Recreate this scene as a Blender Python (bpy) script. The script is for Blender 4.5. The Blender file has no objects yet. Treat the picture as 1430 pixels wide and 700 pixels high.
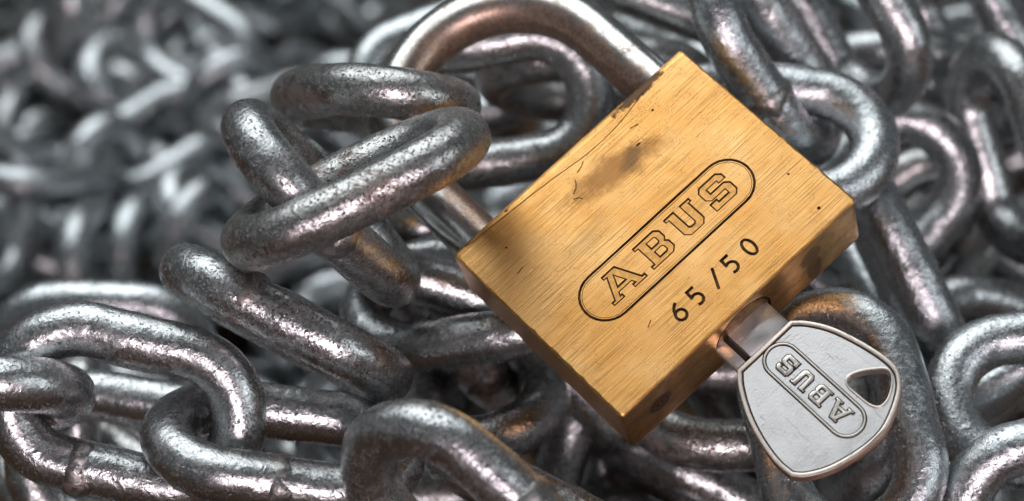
import bpy, bmesh, math, random
from mathutils import Vector, Matrix, Quaternion, noise
random.seed(3)
scn = bpy.context.scene
col = scn.collection

# ------------------------------------------------------------------ camera
cam_d = bpy.data.cameras.new('camera')
cam = bpy.data.objects.new('camera', cam_d)
col.objects.link(cam)
cam.location = (0.0, 0.0, 0.305)
cam.rotation_euler = (math.radians(63.0), 0.0, 0.0)
cam_d.lens = 85.0
cam_d.sensor_width = 36.0
cam_d.clip_start = 0.01
cam_d.clip_end = 20.0
cam_d.dof.use_dof = True
cam_d.dof.focus_distance = 0.374
cam_d.dof.aperture_fstop = 13.5
scn.camera = cam

# ------------------------------------------------------------------ light
world = bpy.data.worlds.new('World')
scn.world = world
world.use_nodes = True
bg = world.node_tree.nodes['Background']
bg.inputs['Color'].default_value = (0.88, 0.95, 1.0, 1)
bg.inputs['Strength'].default_value = 0.105

def area(name, loc, aim, sx, sy, power, color):
    d = bpy.data.lights.new(name, 'AREA')
    d.shape = 'RECTANGLE'
    d.size = sx
    d.size_y = sy
    d.energy = power
    d.color = color
    o = bpy.data.objects.new(name, d)
    col.objects.link(o)
    o.location = loc
    o.rotation_euler = (Vector(aim) - Vector(loc)).to_track_quat('-Z', 'Y').to_euler()
    return o

area('overhead_softbox', (-0.22, 0.70, 1.10), (0.0, 0.45, 0.10), 1.1, 1.0, 9.5, (0.92, 0.98, 1.0))
area('window_lamp', (0.10, -0.95, 0.46), (0.0, 0.40, 0.12), 0.46, 0.22, 9.0, (1.0, 0.84, 0.89))

area('side_fill_lamp', (0.95, -0.25, 0.62), (0.08, 0.40, 0.12), 0.35, 0.55, 2.4, (0.90, 0.96, 1.0))  # added fill lamp, gives the right-hand links cool highlights

scn.view_settings.view_transform = 'Standard'
scn.view_settings.look = 'None'
scn.view_settings.exposure = 0.0
scn.view_settings.gamma = 1.0

# ------------------------------------------------------------------ node helpers
class NT:
    def __init__(self, name):
        self.m = bpy.data.materials.new(name)
        self.m.use_nodes = True
        self.t = self.m.node_tree
        self.t.nodes.clear()
        self.out = self.n('ShaderNodeOutputMaterial')
        self.b = self.n('ShaderNodeBsdfPrincipled')
        self.l(self.b.outputs[0], self.out.inputs[0])
    def n(self, kind, **kw):
        nd = self.t.nodes.new(kind)
        for k, v in kw.items():
            setattr(nd, k, v)
        return nd
    def l(self, a, b):
        self.t.links.new(a, b)
    def inp(self, sock, v):
        if isinstance(v, (int, float)):
            sock.default_value = v
        elif isinstance(v, (tuple, list)):
            sock.default_value = v if len(v) == len(sock.default_value) else (*v, 1)
        else:
            self.l(v, sock)
    def math(self, op, a, b=0.0, c=0.0):
        nd = self.n('ShaderNodeMath', operation=op)
        for i, v in enumerate((a, b, c)):
            self.inp(nd.inputs[i], v)
        return nd.outputs[0]
    def vmath(self, op, a, b=(0, 0, 0)):
        nd = self.n('ShaderNodeVectorMath', operation=op)
        self.inp(nd.inputs[0], a)
        self.inp(nd.inputs[1], b)
        return nd.outputs['Value'] if op in ('LENGTH', 'DISTANCE', 'DOT_PRODUCT') else nd.outputs[0]
    def coords(self, rnd=True):
        """object coordinates in millimetres, shifted per object"""
        tc = self.n('ShaderNodeTexCoord')
        v = self.vmath('MULTIPLY', tc.outputs['Object'], (1000, 1000, 1000))
        if rnd:
            oi = self.n('ShaderNodeObjectInfo')
            k = self.math('MULTIPLY', oi.outputs['Random'], 900.0)
            cb = self.n('ShaderNodeCombineXYZ')
            self.l(k, cb.inputs[0]); self.l(k, cb.inputs[2])
            v = self.vmath('ADD', v, cb.outputs[0])
        return v
    def noise(self, vec, scale, detail=3.0, rough=0.55, dist=0.0):
        nd = self.n('ShaderNodeTexNoise')
        self.l(vec, nd.inputs['Vector'])
        nd.inputs['Scale'].default_value = scale
        nd.inputs['Detail'].default_value = detail
        nd.inputs['Roughness'].default_value = rough
        nd.inputs['Distortion'].default_value = dist
        return nd.outputs['Fac']
    def ramp(self, fac, lo, hi, a=0.0, b=1.0):
        nd = self.n('ShaderNodeMapRange')
        nd.interpolation_type = 'SMOOTHSTEP'
        self.inp(nd.inputs['Value'], fac)
        nd.inputs['From Min'].default_value = lo
        nd.inputs['From Max'].default_value = hi
        nd.inputs['To Min'].default_value = a
        nd.inputs['To Max'].default_value = b
        return nd.outputs[0]
    def mix(self, fac, a, b):
        nd = self.n('ShaderNodeMix', data_type='RGBA')
        self.inp(nd.inputs[0], fac)
        self.inp(nd.inputs[6], a)
        self.inp(nd.inputs[7], b)
        return nd.outputs[2]
    def bump(self, h, dist, strength=1.0, prev=None):
        nd = self.n('ShaderNodeBump')
        nd.inputs['Distance'].default_value = dist
        nd.inputs['Strength'].default_value = strength
        self.l(h, nd.inputs['Height'])
        if prev is not None:
            self.l(prev, nd.inputs['Normal'])
        return nd.outputs[0]
    def set(self, **kw):
        nm = dict(color='Base Color', metal='Metallic', rough='Roughness', normal='Normal', aniso='Anisotropic', coat='Coat Weight')
        for k, v in kw.items():
            self.inp(self.b.inputs[nm[k]], v)
        return self.m

def steel_material(name, base, rust_lo, speck_lo, rough0, relief=1.0):
    s = NT(name)
    v = s.coords()
    big = s.noise(v, 0.10, 4, 0.6)
    med = s.noise(v, 0.38, 4, 0.6, 0.5)
    fine = s.noise(v, 2.3, 4, 0.6)
    crisp = s.noise(v, 1.1, 6, 0.72, 0.8)
    oi = s.n('ShaderNodeObjectInfo').outputs['Random']
    rnd2 = s.math('FRACT', s.math('MULTIPLY', oi, 37.7))
    c = s.mix(s.ramp(big, 0.32, 0.66), tuple(x * 0.78 for x in base), base)
    c = s.mix(s.math('MULTIPLY', rnd2, 0.35), c, tuple(x * 0.62 for x in base))
    c = s.mix(s.ramp(crisp, 0.54, 0.72, 0, 0.5), c, tuple(min(1, x * 1.25) for x in base))
    c = s.mix(s.ramp(crisp, 0.44, 0.30, 0, 0.45), c, tuple(x * 0.50 for x in base))
    speck = s.math('MULTIPLY', s.ramp(s.math('SUBTRACT', fine, s.math('MULTIPLY', oi, 0.07)), speck_lo - 0.03, speck_lo + 0.04), s.ramp(med, 0.38, 0.56))
    c = s.mix(s.math('MULTIPLY', speck, 0.92), c, (0.035, 0.028, 0.025))
    rust = s.math('MULTIPLY', s.ramp(big, rust_lo, rust_lo + 0.10), s.ramp(s.noise(v, 0.9, 5, 0.7), 0.42, 0.60))
    c = s.mix(s.math('MULTIPLY', rust, 0.75), c, (0.15, 0.080, 0.045))
    dirt = s.math('MAXIMUM', speck, rust)
    r = s.ramp(crisp, 0.3, 0.72, rough0 + 0.13, rough0 - 0.07)
    r = s.math('ADD', r, s.math('MULTIPLY', dirt, 0.3))
    met = s.math('SUBTRACT', 1.0, s.math('MULTIPLY', dirt, 0.6))
    n = s.bump(med, 0.0006, 0.45)
    n = s.bump(crisp, 0.00014 * relief, 0.36, n)
    n = s.bump(fine, 0.00006, 0.4, n)
    n = s.bump(s.math('SUBTRACT', 1.0, speck), 0.00014, 0.9, n)
    return s.set(color=c, rough=r, metal=met, normal=n)

M_STEEL = steel_material('galvanised_steel', (0.55, 0.56, 0.565), 0.62, 0.560, 0.23)
M_STEEL2 = steel_material('stained_steel', (0.52, 0.51, 0.50), 0.55, 0.545, 0.25)
M_STEEL3 = steel_material('bright_zinc', (0.62, 0.645, 0.66), 0.70, 0.61, 0.21, 2.0)
M_WELD = steel_material('weld_steel', (0.42, 0.40, 0.39), 0.50, 0.55, 0.34)

def brass_material():
    s = NT('brushed_brass')
    v = s.coords(False)
    br = s.vmath('MULTIPLY', v, (0.011, 1.0, 1.0))
    l1 = s.noise(br, 6.5, 2, 0.6)
    l2 = s.noise(s.vmath('MULTIPLY', v, (0.02, 1.0, 1.0)), 9.0, 3, 0.75)
    fine = s.noise(v, 4.5, 3, 0.6)
    cloud = s.noise(v, 0.09, 5, 0.6, 0.5)
    patch = s.noise(v, 0.35, 5, 0.65)
    c = s.mix(s.ramp(cloud, 0.30, 0.72), (0.74, 0.36, 0.105), (0.84, 0.475, 0.185))
    c = s.mix(s.ramp(l1, 0.48, 0.70, 0, 0.62), c, (0.27, 0.135, 0.04))
    c = s.mix(s.ramp(l2, 0.55, 0.72, 0, 0.35), c, (0.92, 0.64, 0.30))
    pits = s.math('MULTIPLY', s.ramp(fine, 0.585, 0.66), s.ramp(patch, 0.42, 0.62))
    c = s.mix(s.math('MULTIPLY', pits, 0.8), c, (0.10, 0.055, 0.02))
    sx = s.n('ShaderNodeSeparateXYZ'); s.l(v, sx.inputs[0])
    X, Y, Z = sx.outputs[0], sx.outputs[1], sx.outputs[2]
    front = s.ramp(Z, -1.0, -0.6)
    wob = s.math('MULTIPLY', s.math('SUBTRACT', s.noise(v, 0.45, 5, 0.65), 0.5), 9.0)
    def blob(cx, cy, rx, ry, ang, soft):
        ca, sa = math.cos(ang), math.sin(ang)
        dx = s.math('SUBTRACT', X, cx); dy = s.math('SUBTRACT', Y, cy)
        a = s.math('DIVIDE', s.math('ADD', s.math('MULTIPLY', dx, ca), s.math('MULTIPLY', dy, sa)), rx)
        b = s.math('DIVIDE', s.math('SUBTRACT', s.math('MULTIPLY', dy, ca), s.math('MULTIPLY', dx, sa)), ry)
        d = s.math('SQRT', s.math('ADD', s.math('MULTIPLY', a, a), s.math('MULTIPLY', b, b)))
        d = s.math('ADD', d, s.math('MULTIPLY', wob, 0.22))
        return s.math('MULTIPLY', s.ramp(d, 1.0 - soft, 1.0 + soft, 1.0, 0.0), front)
    st = blob(3.0, 11.6, 8.4, 2.3, -0.16, 0.55)
    c = s.mix(s.math('MULTIPLY', st, 0.66), c, (0.36, 0.17, 0.06))
    st2 = blob(6.3, 11.0, 2.6, 1.3, 0.25, 0.5)
    c = s.mix(s.math('MULTIPLY', st2, 0.6), c, (0.15, 0.095, 0.055))
    st3 = blob(-9.0, 6.0, 4.0, 1.5, 0.1, 0.9)
    c = s.mix(s.math('MULTIPLY', st3, 0.35), c, (0.36, 0.24, 0.11))
    # rusty edge beside the shackle hole
    st4 = blob(15.3, 19.2, 5.2, 1.25, 0.03, 0.16)
    c = s.mix(s.math('MULTIPLY', st4, 0.93), c, (0.085, 0.042, 0.018))
    # clouded grime on the key face
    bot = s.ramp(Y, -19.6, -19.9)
    gr = s.math('MULTIPLY', bot, s.ramp(s.noise(v, 0.30, 4, 0.6), 0.42, 0.62))
    c = s.mix(s.math('MULTIPLY', gr, 0.35), c, (0.20, 0.10, 0.03))
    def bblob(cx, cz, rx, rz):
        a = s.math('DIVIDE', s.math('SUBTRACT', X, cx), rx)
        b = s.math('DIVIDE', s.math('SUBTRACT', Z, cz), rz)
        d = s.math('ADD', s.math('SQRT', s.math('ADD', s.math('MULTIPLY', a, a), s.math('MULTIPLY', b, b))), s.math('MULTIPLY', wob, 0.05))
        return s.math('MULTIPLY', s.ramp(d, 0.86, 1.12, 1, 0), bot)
    shade_patch = s.math('MAXIMUM', bblob(14.6, -4.6, 2.3, 2.2), bblob(14.9, -9.0, 1.5, 4.0))  # keyhole-shaped shade beside the key, painted into the brass colour
    c = s.mix(s.math('MULTIPLY', shade_patch, 0.55), c, (0.13, 0.07, 0.025))
    bp = bblob(-18.1, -6.5, 2.3, 2.3)
    c = s.mix(s.math('MULTIPLY', bp, 0.75), c, (0.07, 0.035, 0.014))
    r = s.math('ADD', s.ramp(l1, 0.3, 0.7, 0.27, 0.37), s.math('MULTIPLY', s.math('MAXIMUM', pits, s.math('MAXIMUM', st4, st)), 0.22))
    met = s.math('SUBTRACT', 1.0, s.math('MULTIPLY', s.math('MAXIMUM', st4, pits), 0.5))
    n = s.bump(l1, 0.00005, 0.6)
    n = s.bump(l2, 0.00004, 0.5, n)
    n = s.bump(s.math('SUBTRACT', 1.0, pits), 0.00006, 0.8, n)
    n = s.bump(patch, 0.00012, 0.10, n)
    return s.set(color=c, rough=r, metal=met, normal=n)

def plain(name, color, rough, metal, vary=0.3, scale=0.8, bumpd=0.00008):
    s = NT(name)
    v = s.coords()
    n1 = s.noise(v, scale, 5, 0.65)
    n2 = s.noise(v, scale * 6, 3, 0.6)
    c = s.mix(s.ramp(n1, 0.35, 0.65), tuple(x * (1 - vary) for x in color), color)
    r = s.ramp(n2, 0.3, 0.7, rough - 0.06, rough + 0.08)
    return s.set(color=c, rough=r, metal=metal, normal=s.bump(n2, bumpd, 0.6))

M_BRASS = brass_material()
M_GROOVE = plain('tarnished_groove', (0.13, 0.060, 0.02), 0.55, 0.6, 0.75, 0.9)
M_STAMP = plain('stamped_brass', (0.80, 0.41, 0.13), 0.34, 1.0, 0.25, 1.2)
M_PLUG = plain('plug_brass', (0.24, 0.125, 0.05), 0.48, 0.9, 0.55, 0.7)

def shackle_material():
    s = NT('rusting_shackle_steel')
    v = s.coords(False)
    sx = s.n('ShaderNodeSeparateXYZ'); s.l(v, sx.inputs[0])
    big = s.noise(v, 0.16, 5, 0.65, 0.4)
    fine = s.noise(v, 1.6, 4, 0.65)
    c = s.mix(s.ramp(s.noise(v, 0.6, 4), 0.35, 0.65), (0.50, 0.49, 0.48), (0.64, 0.63, 0.62))
    # rust gathers on the inner side of the bow (near its own centre)
    dx = s.math('DIVIDE', sx.outputs[0], 1.0)
    dy = s.math('SUBTRACT', s.math('MAXIMUM', sx.outputs[1], 36.0), 36.0)
    rad = s.math('SQRT', s.math('ADD', s.math('MULTIPLY', dx, dx), s.math('MULTIPLY', dy, dy)))
    rr = s.math('ADD', rad, s.math('MULTIPLY', s.math('SUBTRACT', big, 0.5), 9.0))
    inner = s.ramp(rr, 16.8, 20.4, 1.0, 0.0)
    patch = s.math('MULTIPLY', s.ramp(big, 0.55, 0.66), s.ramp(fine, 0.42, 0.6))
    rust = s.math('MINIMUM', 1.0, s.math('ADD', s.math('MULTIPLY', inner, 0.75), s.math('MULTIPLY', patch, 0.8)))
    c = s.mix(rust, c, s.mix(s.ramp(fine, 0.35, 0.65), (0.13, 0.062, 0.03), (0.38, 0.20, 0.095)))
    n = s.bump(s.noise(v, 0.5, 3), 0.0003, 0.12)
    n = s.bump(fine, 0.00008, 0.3, n)
    return s.set(color=c, rough=s.ramp(rust, 0, 1, 0.24, 0.40), metal=s.ramp(rust, 0, 1, 1.0, 0.75), normal=n)
M_SHACKLE = shackle_material()

def key_material(name, base, edge_tint):
    s = NT(name)
    v = s.coords(False)
    n1 = s.noise(v, 0.30, 5, 0.6, 0.4)
    n2 = s.noise(v, 2.6, 4, 0.65)
    n3 = s.noise(s.vmath('MULTIPLY', v, (0.2, 1.6, 1.0)), 2.0, 3, 0.6)
    c = s.mix(s.ramp(n1, 0.35, 0.68), tuple(x * 0.92 for x in base), base)
    c = s.mix(s.ramp(n2, 0.63, 0.72, 0, 0.6), c, (0.16, 0.12, 0.10))
    c = s.mix(s.ramp(n3, 0.60, 0.72, 0, 0.3), c, edge_tint)
    sc1 = s.noise(s.vmath('MULTIPLY', v, (0.05, 3.0, 1.0)), 2.2, 2, 0.6)
    sc2 = s.noise(s.vmath('MULTIPLY', s.vmath('ADD', v, (9, 5, 0)), (2.6, 0.06, 1.0)), 2.2, 2, 0.6)
    scr = s.math('MAXIMUM', s.ramp(sc1, 0.66, 0.72), s.ramp(sc2, 0.68, 0.74))
    c = s.mix(s.math('MULTIPLY', scr, 0.35), c, (0.30, 0.27, 0.25))
    r = s.ramp(n1, 0.3, 0.7, 0.30, 0.42)
    n = s.bump(n2, 0.00005, 0.4)
    n = s.bump(scr, 0.00004, 0.6, n)
    return s.set(color=c, rough=r, metal=0.92, normal=n)
M_KEY = key_material('nickel_key', (0.82, 0.80, 0.795), (0.66, 0.58, 0.52))
M_KEYRIM = key_material('worn_key_rim', (0.80, 0.71, 0.63), (0.52, 0.29, 0.16))
M_KEYTXT = key_material('worn_key_letters', (0.80, 0.75, 0.68), (0.50, 0.36, 0.20))
M_COPPER = key_material('bared_key_edge', (0.62, 0.36, 0.22), (0.36, 0.17, 0.08))
M_GRIME = plain('grime_line', (0.045, 0.028, 0.020), 0.6, 0.4, 0.4, 2.0)

def ground_material():
    s = NT('brown_earth')
    v = s.coords(False)
    n1 = s.noise(v, 0.03, 6, 0.65)
    n2 = s.noise(v, 0.5, 6, 0.7)
    c = s.mix(s.ramp(n1, 0.35, 0.65), (0.055, 0.026, 0.012), (0.12, 0.060, 0.026))
    c = s.mix(s.ramp(n2, 0.45, 0.7, 0, 0.7), c, (0.030, 0.018, 0.011))
    n = s.bump(n2, 0.0015, 0.8)
    return s.set(color=c, rough=0.9, metal=0.0, normal=n)
M_GROUND = ground_material()

# ------------------------------------------------------------------ mesh helpers
def link_obj(name, me, mat, parent=None):
    o = bpy.data.objects.new(name, me)
    col.objects.link(o)
    if mat is not None and not me.materials:
        me.materials.append(mat)
    if parent is not None:
        o.parent = parent
    return o

def smooth(me, angle=None):
    me.shade_smooth()
    if angle is not None:
        me.set_sharp_from_angle(angle=math.radians(angle))

def tube_mesh(name, pts, radii, sides=24, closed=False, cap=True, rough=0.0, seed=0.0, normal=Vector((0, 0, 1))):
    """tube along pts; every ring lies in the plane of the path tangent's normal"""
    bm = bmesh.new()
    rings = []
    n = len(pts)
    for i, p in enumerate(pts):
        a = pts[(i - 1) % n] if (closed or i > 0) else pts[i]
        b = pts[(i + 1) % n] if (closed or i < n - 1) else pts[i]
        t = (b - a).normalized()
        u = normal.cross(t).normalized()
        w = t.cross(u)
        ring = []
        for k in range(sides):
            an = 2 * math.pi * k / sides
            d = u * math.cos(an) + w * math.sin(an)
            q = p + d * radii[i]
            if rough:
                q += d * rough * (noise.noise(q * 0.16 + Vector((seed, 3, 1))) * 1.2 + 0.55 * noise.noise(q * 0.5 + Vector((seed, 9, 4))))
            ring.append(bm.verts.new(q))
        rings.append(ring)
    m = n if closed else n - 1
    for i in range(m):
        A, B = rings[i], rings[(i + 1) % n]
        for k in range(sides):
            bm.faces.new((A[k], A[(k + 1) % sides], B[(k + 1) % sides], B[k]))
    if not closed and cap:
        bm.faces.new(rings[0][::-1])
        bm.faces.new(rings[-1])
    bmesh.ops.recalc_face_normals(bm, faces=bm.faces)
    me = bpy.data.meshes.new(name)
    bm.to_mesh(me)
    bm.free()
    me.transform(Matrix.Scale(0.001, 4))
    smooth(me)
    return me

LR, CW, CL = 4.35, 10.8, 18.0
SL = CL - CW
def stadium_path(n):
    per = 4 * SL + 2 * math.pi * CW
    out = []
    for i in range(n):
        t = i / n * per
        if t < 2 * SL:
            out.append(Vector((-SL + t, -CW, 0)))
        elif t < 2 * SL + math.pi * CW:
            a = (t - 2 * SL) / CW - math.pi / 2
            out.append(Vector((SL + CW * math.cos(a), CW * math.sin(a), 0)))
        elif t < 4 * SL + math.pi * CW:
            out.append(Vector((SL - (t - 2 * SL - math.pi * CW), CW, 0)))
        else:
            a = (t - 4 * SL - math.pi * CW) / CW + math.pi / 2
            out.append(Vector((-SL + CW * math.cos(a), CW * math.sin(a), 0)))
    return out

def chain_link_mesh(seed, n=112, sides=28, rough=0.14):
    pts = stadium_path(n)
    rng = random.Random(seed)
    pts = [p + Vector((noise.noise(Vector((p.x * .05, p.y * .05, seed * 7.1))) * .5, noise.noise(Vector((p.x * .05, p.y * .05, seed * 7.1 + 50))) * .5, noise.noise(Vector((p.x * .06, p.y * .06, seed * 3.3))) * .5)) for p in pts]
    rad = []
    wx = rng.uniform(-3, 3)
    for p in pts:
        f = 1.0
        if p.y > CW * 0.8:
            f += 0.035 * math.exp(-((p.x - wx) / 2.2) ** 2)
        if abs(p.x) > SL:
            f -= 0.012
        rad.append(LR * f)
    return tube_mesh('link_mesh', pts, rad, sides, True, rough=rough, seed=seed * 11.7)

VARIANTS = [chain_link_mesh(k + 1) for k in range(8)]

def weld_mesh(seed, side, x):
    """a raised uneven ring round one leg"""
    bm = bmesh.new()
    prof = [(-1.9, LR - 0.25), (-1.3, LR + 0.10), (-0.45, LR + 0.30), (0.3, LR + 0.26), (1.0, LR + 0.12), (1.8, LR - 0.25)]
    S = 40
    rows = []
    for k in range(S):
        a = 2 * math.pi * k / S
        row = []
        for (dx, rr) in prof:
            w = noise.noise(Vector((math.cos(a) * 2, math.sin(a) * 2, seed)))
            q = rr + (0.34 * w + 0.20 * noise.noise(Vector((math.cos(a) * 6, math.sin(a) * 6, seed + dx)))) * (1 if rr > LR else 0)
            row.append(bm.verts.new((x + dx * (1 + 0.45 * w) + 0.9 * w, side * CW + q * math.cos(a), q * math.sin(a))))
        rows.append(row)
    for k in range(S):
        for j in range(len(prof) - 1):
            bm.faces.new((rows[k][j], rows[k][j + 1], rows[(k + 1) % S][j + 1], rows[(k + 1) % S][j]))
    bmesh.ops.recalc_face_normals(bm, faces=bm.faces)
    me = bpy.data.meshes.new('weld_ring')
    bm.to_mesh(me); bm.free()
    me.transform(Matrix.Scale(0.001, 4))
    smooth(me)
    return me

# ------------------------------------------------------------------ flat outlines (millimetres)
def offset_loop(pts, d):
    """mitred offset of a closed loop; d > 0 shrinks a counter-clockwise loop"""
    n = len(pts)
    out = []
    for i in range(n):
        p0, p1, p2 = Vector(pts[i - 1]), Vector(pts[i]), Vector(pts[(i + 1) % n])
        e1 = (p1 - p0).normalized(); e2 = (p2 - p1).normalized()
        n1 = Vector((-e1.y, e1.x)); n2 = Vector((-e2.y, e2.x))
        m = n1 + n2
        if m.length < 1e-6:
            m = n1
        m.normalize()
        c = max(0.45, m.dot(n1))
        q = p1 + m * (d / c)
        out.append((q.x, q.y))
    return out

def ccw(pts):
    a = sum(pts[i - 1][0] * pts[i][1] - pts[i][0] * pts[i - 1][1] for i in range(len(pts)))
    return list(pts) if a > 0 else list(pts)[::-1]

def flat_solid(loops, z0, z1, bevel=0.0):
    """prism between z0 and z1 filled between the loops (even-odd), in mm"""
    cu = bpy.data.curves.new('outline', 'CURVE')
    cu.dimensions = '2D'
    cu.fill_mode = 'BOTH'
    for lp in loops:
        sp = cu.splines.new('POLY')
        sp.points.add(len(lp) - 1)
        for i, (x, y) in enumerate(lp):
            sp.points[i].co = (x, y, 0, 1)
        sp.use_cyclic_u = True
    cu.extrude = (z1 - z0) / 2 - bevel
    cu.bevel_depth = bevel
    cu.bevel_resolution = 1
    if bevel:
        cu.offset = -bevel
    o = bpy.data.objects.new('outline', cu)
    col.objects.link(o)
    bpy.context.view_layer.update()
    me = bpy.data.meshes.new_from_object(o.evaluated_get(bpy.context.evaluated_depsgraph_get()))
    bpy.data.objects.remove(o)
    bpy.data.curves.remove(cu)
    bm = bmesh.new()
    bm.from_mesh(me)
    bmesh.ops.remove_doubles(bm, verts=bm.verts, dist=1e-4)
    bmesh.ops.recalc_face_normals(bm, faces=bm.faces)
    bm.to_mesh(me); bm.free()
    me.transform(Matrix.Translation((0, 0, (z0 + z1) / 2)))
    return me

def ring_loops(lp, w):
    lp = ccw(lp)
    return [offset_loop(lp, -w / 2), offset_loop(lp, w / 2)]

def stroke_loop(pts, w):
    """outline of an open stroke of width w"""
    L, R = [], []
    n = len(pts)
    for i in range(n):
        a = Vector(pts[max(0, i - 1)]); b = Vector(pts[min(n - 1, i + 1)]); p = Vector(pts[i])
        e = (b - a).normalized()
        k = 1.0
        if 0 < i < n - 1:
            e1 = (p - a).normalized()
            k = 1.0 / max(0.5, abs(Vector((-e.y, e.x)).dot(Vector((-e1.y, e1.x)))))
        m = Vector((-e.y, e.x)) * (w / 2 * k)
        L.append((p.x + m.x, p.y + m.y)); R.append((p.x - m.x, p.y - m.y))
    return L + R[::-1]

def stadium(cx, cy, half_len, rad, seg=14):
    out = []
    for i in range(seg + 1):
        a = -math.pi / 2 + math.pi * i / seg
        out.append((cx + half_len + rad * math.cos(a), cy + rad * math.sin(a)))
    for i in range(seg + 1):
        a = math.pi / 2 + math.pi * i / seg
        out.append((cx - half_len + rad * math.cos(a), cy + rad * math.sin(a)))
    return out

GLYPH = {  # block slab letters, 4.9 high: (advance offset, outer loop, holes)
    'A': (0.0, [(0, 0), (2.1, 0), (2.1, .55), (1.7, .55), (2.0, 1.2), (4.7, 1.2), (5.0, .55), (4.4, .55), (4.4, 0), (6.9, 0), (6.9, .55), (6.35, .55), (4.35, 4.9), (1.75, 4.9), (1.75, 4.35), (2.35, 4.35), (.6, .55), (0, .55)],
          [[(2.45, 1.95), (4.25, 1.95), (3.35, 3.95)]]),
    'B': (8.4, [(0, 0), (4.2, 0), (5.0, .7), (5.0, 1.95), (4.55, 2.45), (5.0, 2.95), (5.0, 4.2), (4.3, 4.9), (0, 4.9), (0, 4.35), (.65, 4.35), (.65, .55), (0, .55)],
          [[(2.1, .85), (3.6, .85), (3.85, 1.1), (3.85, 1.85), (3.6, 2.1), (2.1, 2.1)], [(2.1, 2.8), (3.6, 2.8), (3.85, 3.05), (3.85, 3.8), (3.6, 4.05), (2.1, 4.05)]]),
    'U': (15.1, [(0, 4.9), (0, 4.35), (.6, 4.35), (.6, .8), (1.4, 0), (4.0, 0), (4.8, .8), (4.8, 4.35), (5.3, 4.35), (5.3, 4.9), (3.4, 4.9), (3.4, 1.35), (3.1, 1.05), (2.3, 1.05), (2.0, 1.35), (2.0, 4.9)], []),
    'S': (22.0, [(0, 0), (4.2, 0), (4.9, .7), (4.9, 2.2), (4.2, 2.9), (1.35, 2.9), (1.35, 3.9), (3.55, 3.9), (3.55, 3.35), (4.9, 3.35), (4.9, 4.2), (4.2, 4.9), (.7, 4.9), (0, 4.2), (0, 2.6), (.7, 1.9), (3.55, 1.9), (3.55, 1.0), (1.35, 1.0), (1.35, 1.55), (0, 1.55)], []),
}

def merge(meshes):
    bm = bmesh.new()
    for m in meshes:
        bm.from_mesh(m)
        bpy.data.meshes.remove(m)
    me = bpy.data.meshes.new('merged')
    bm.to_mesh(me); bm.free()
    return me

def cut(target, cutter_mesh, mat):
    """exact boolean difference; the cut faces take mat"""
    c = bpy.data.objects.new('cutter', cutter_mesh)
    cutter_mesh.materials.clear()
    cutter_mesh.materials.append(mat)
    col.objects.link(c)
    md = target.modifiers.new('cut', 'BOOLEAN')
    md.operation = 'DIFFERENCE'
    md.solver = 'EXACT'
    md.material_mode = 'TRANSFER'
    md.use_self = False
    md.object = c
    bpy.context.view_layer.update()
    me = bpy.data.meshes.new_from_object(target.evaluated_get(bpy.context.evaluated_depsgraph_get()))
    target.modifiers.clear()
    old = target.data
    target.data = me
    bpy.data.meshes.remove(old)
    bpy.data.objects.remove(c)

# ------------------------------------------------------------------ ground
def make_ground():
    bm = bmesh.new()
    n = 160
    vs = [[None] * (n + 1) for _ in range(n + 1)]
    for i in range(n + 1):
        for j in range(n + 1):
            x = -1.5 + 3.0 * i / n
            y = -1.0 + 3.2 * j / n
            q = min(1.0, max(0.0, (-x * 800 + (y * 1000 - 400) * 0.6 - 30) / 65))
            z = -0.003 + 0.0028 * noise.noise(Vector((x * 9, y * 9, 2)))
            # the heap sits on a low rise of the ground
            vs[i][j] = bm.verts.new((x, y, min(z, -0.0004) + 0.043 * (1 - q * q * (3 - 2 * q))))
    for i in range(n):
        for j in range(n):
            bm.faces.new((vs[i][j], vs[i + 1][j], vs[i + 1][j + 1], vs[i][j + 1]))
    me = bpy.data.meshes.new('ground')
    bm.to_mesh(me); bm.free()
    smooth(me)
    o = link_obj('ground', me, M_GROUND)
    o['kind'] = 'structure'
make_ground()

# ------------------------------------------------------------------ padlock
PAD_M = [[0.73193, -0.655829, -0.184842, 0.021743], [0.440053, 0.662089, -0.606623, 0.337838], [0.520223, 0.362665, 0.773203, 0.136977], [0.0, 0.0, 0.0, 1.0]]
HW, HH, TT = 25.0, 19.94, 14.2

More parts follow.
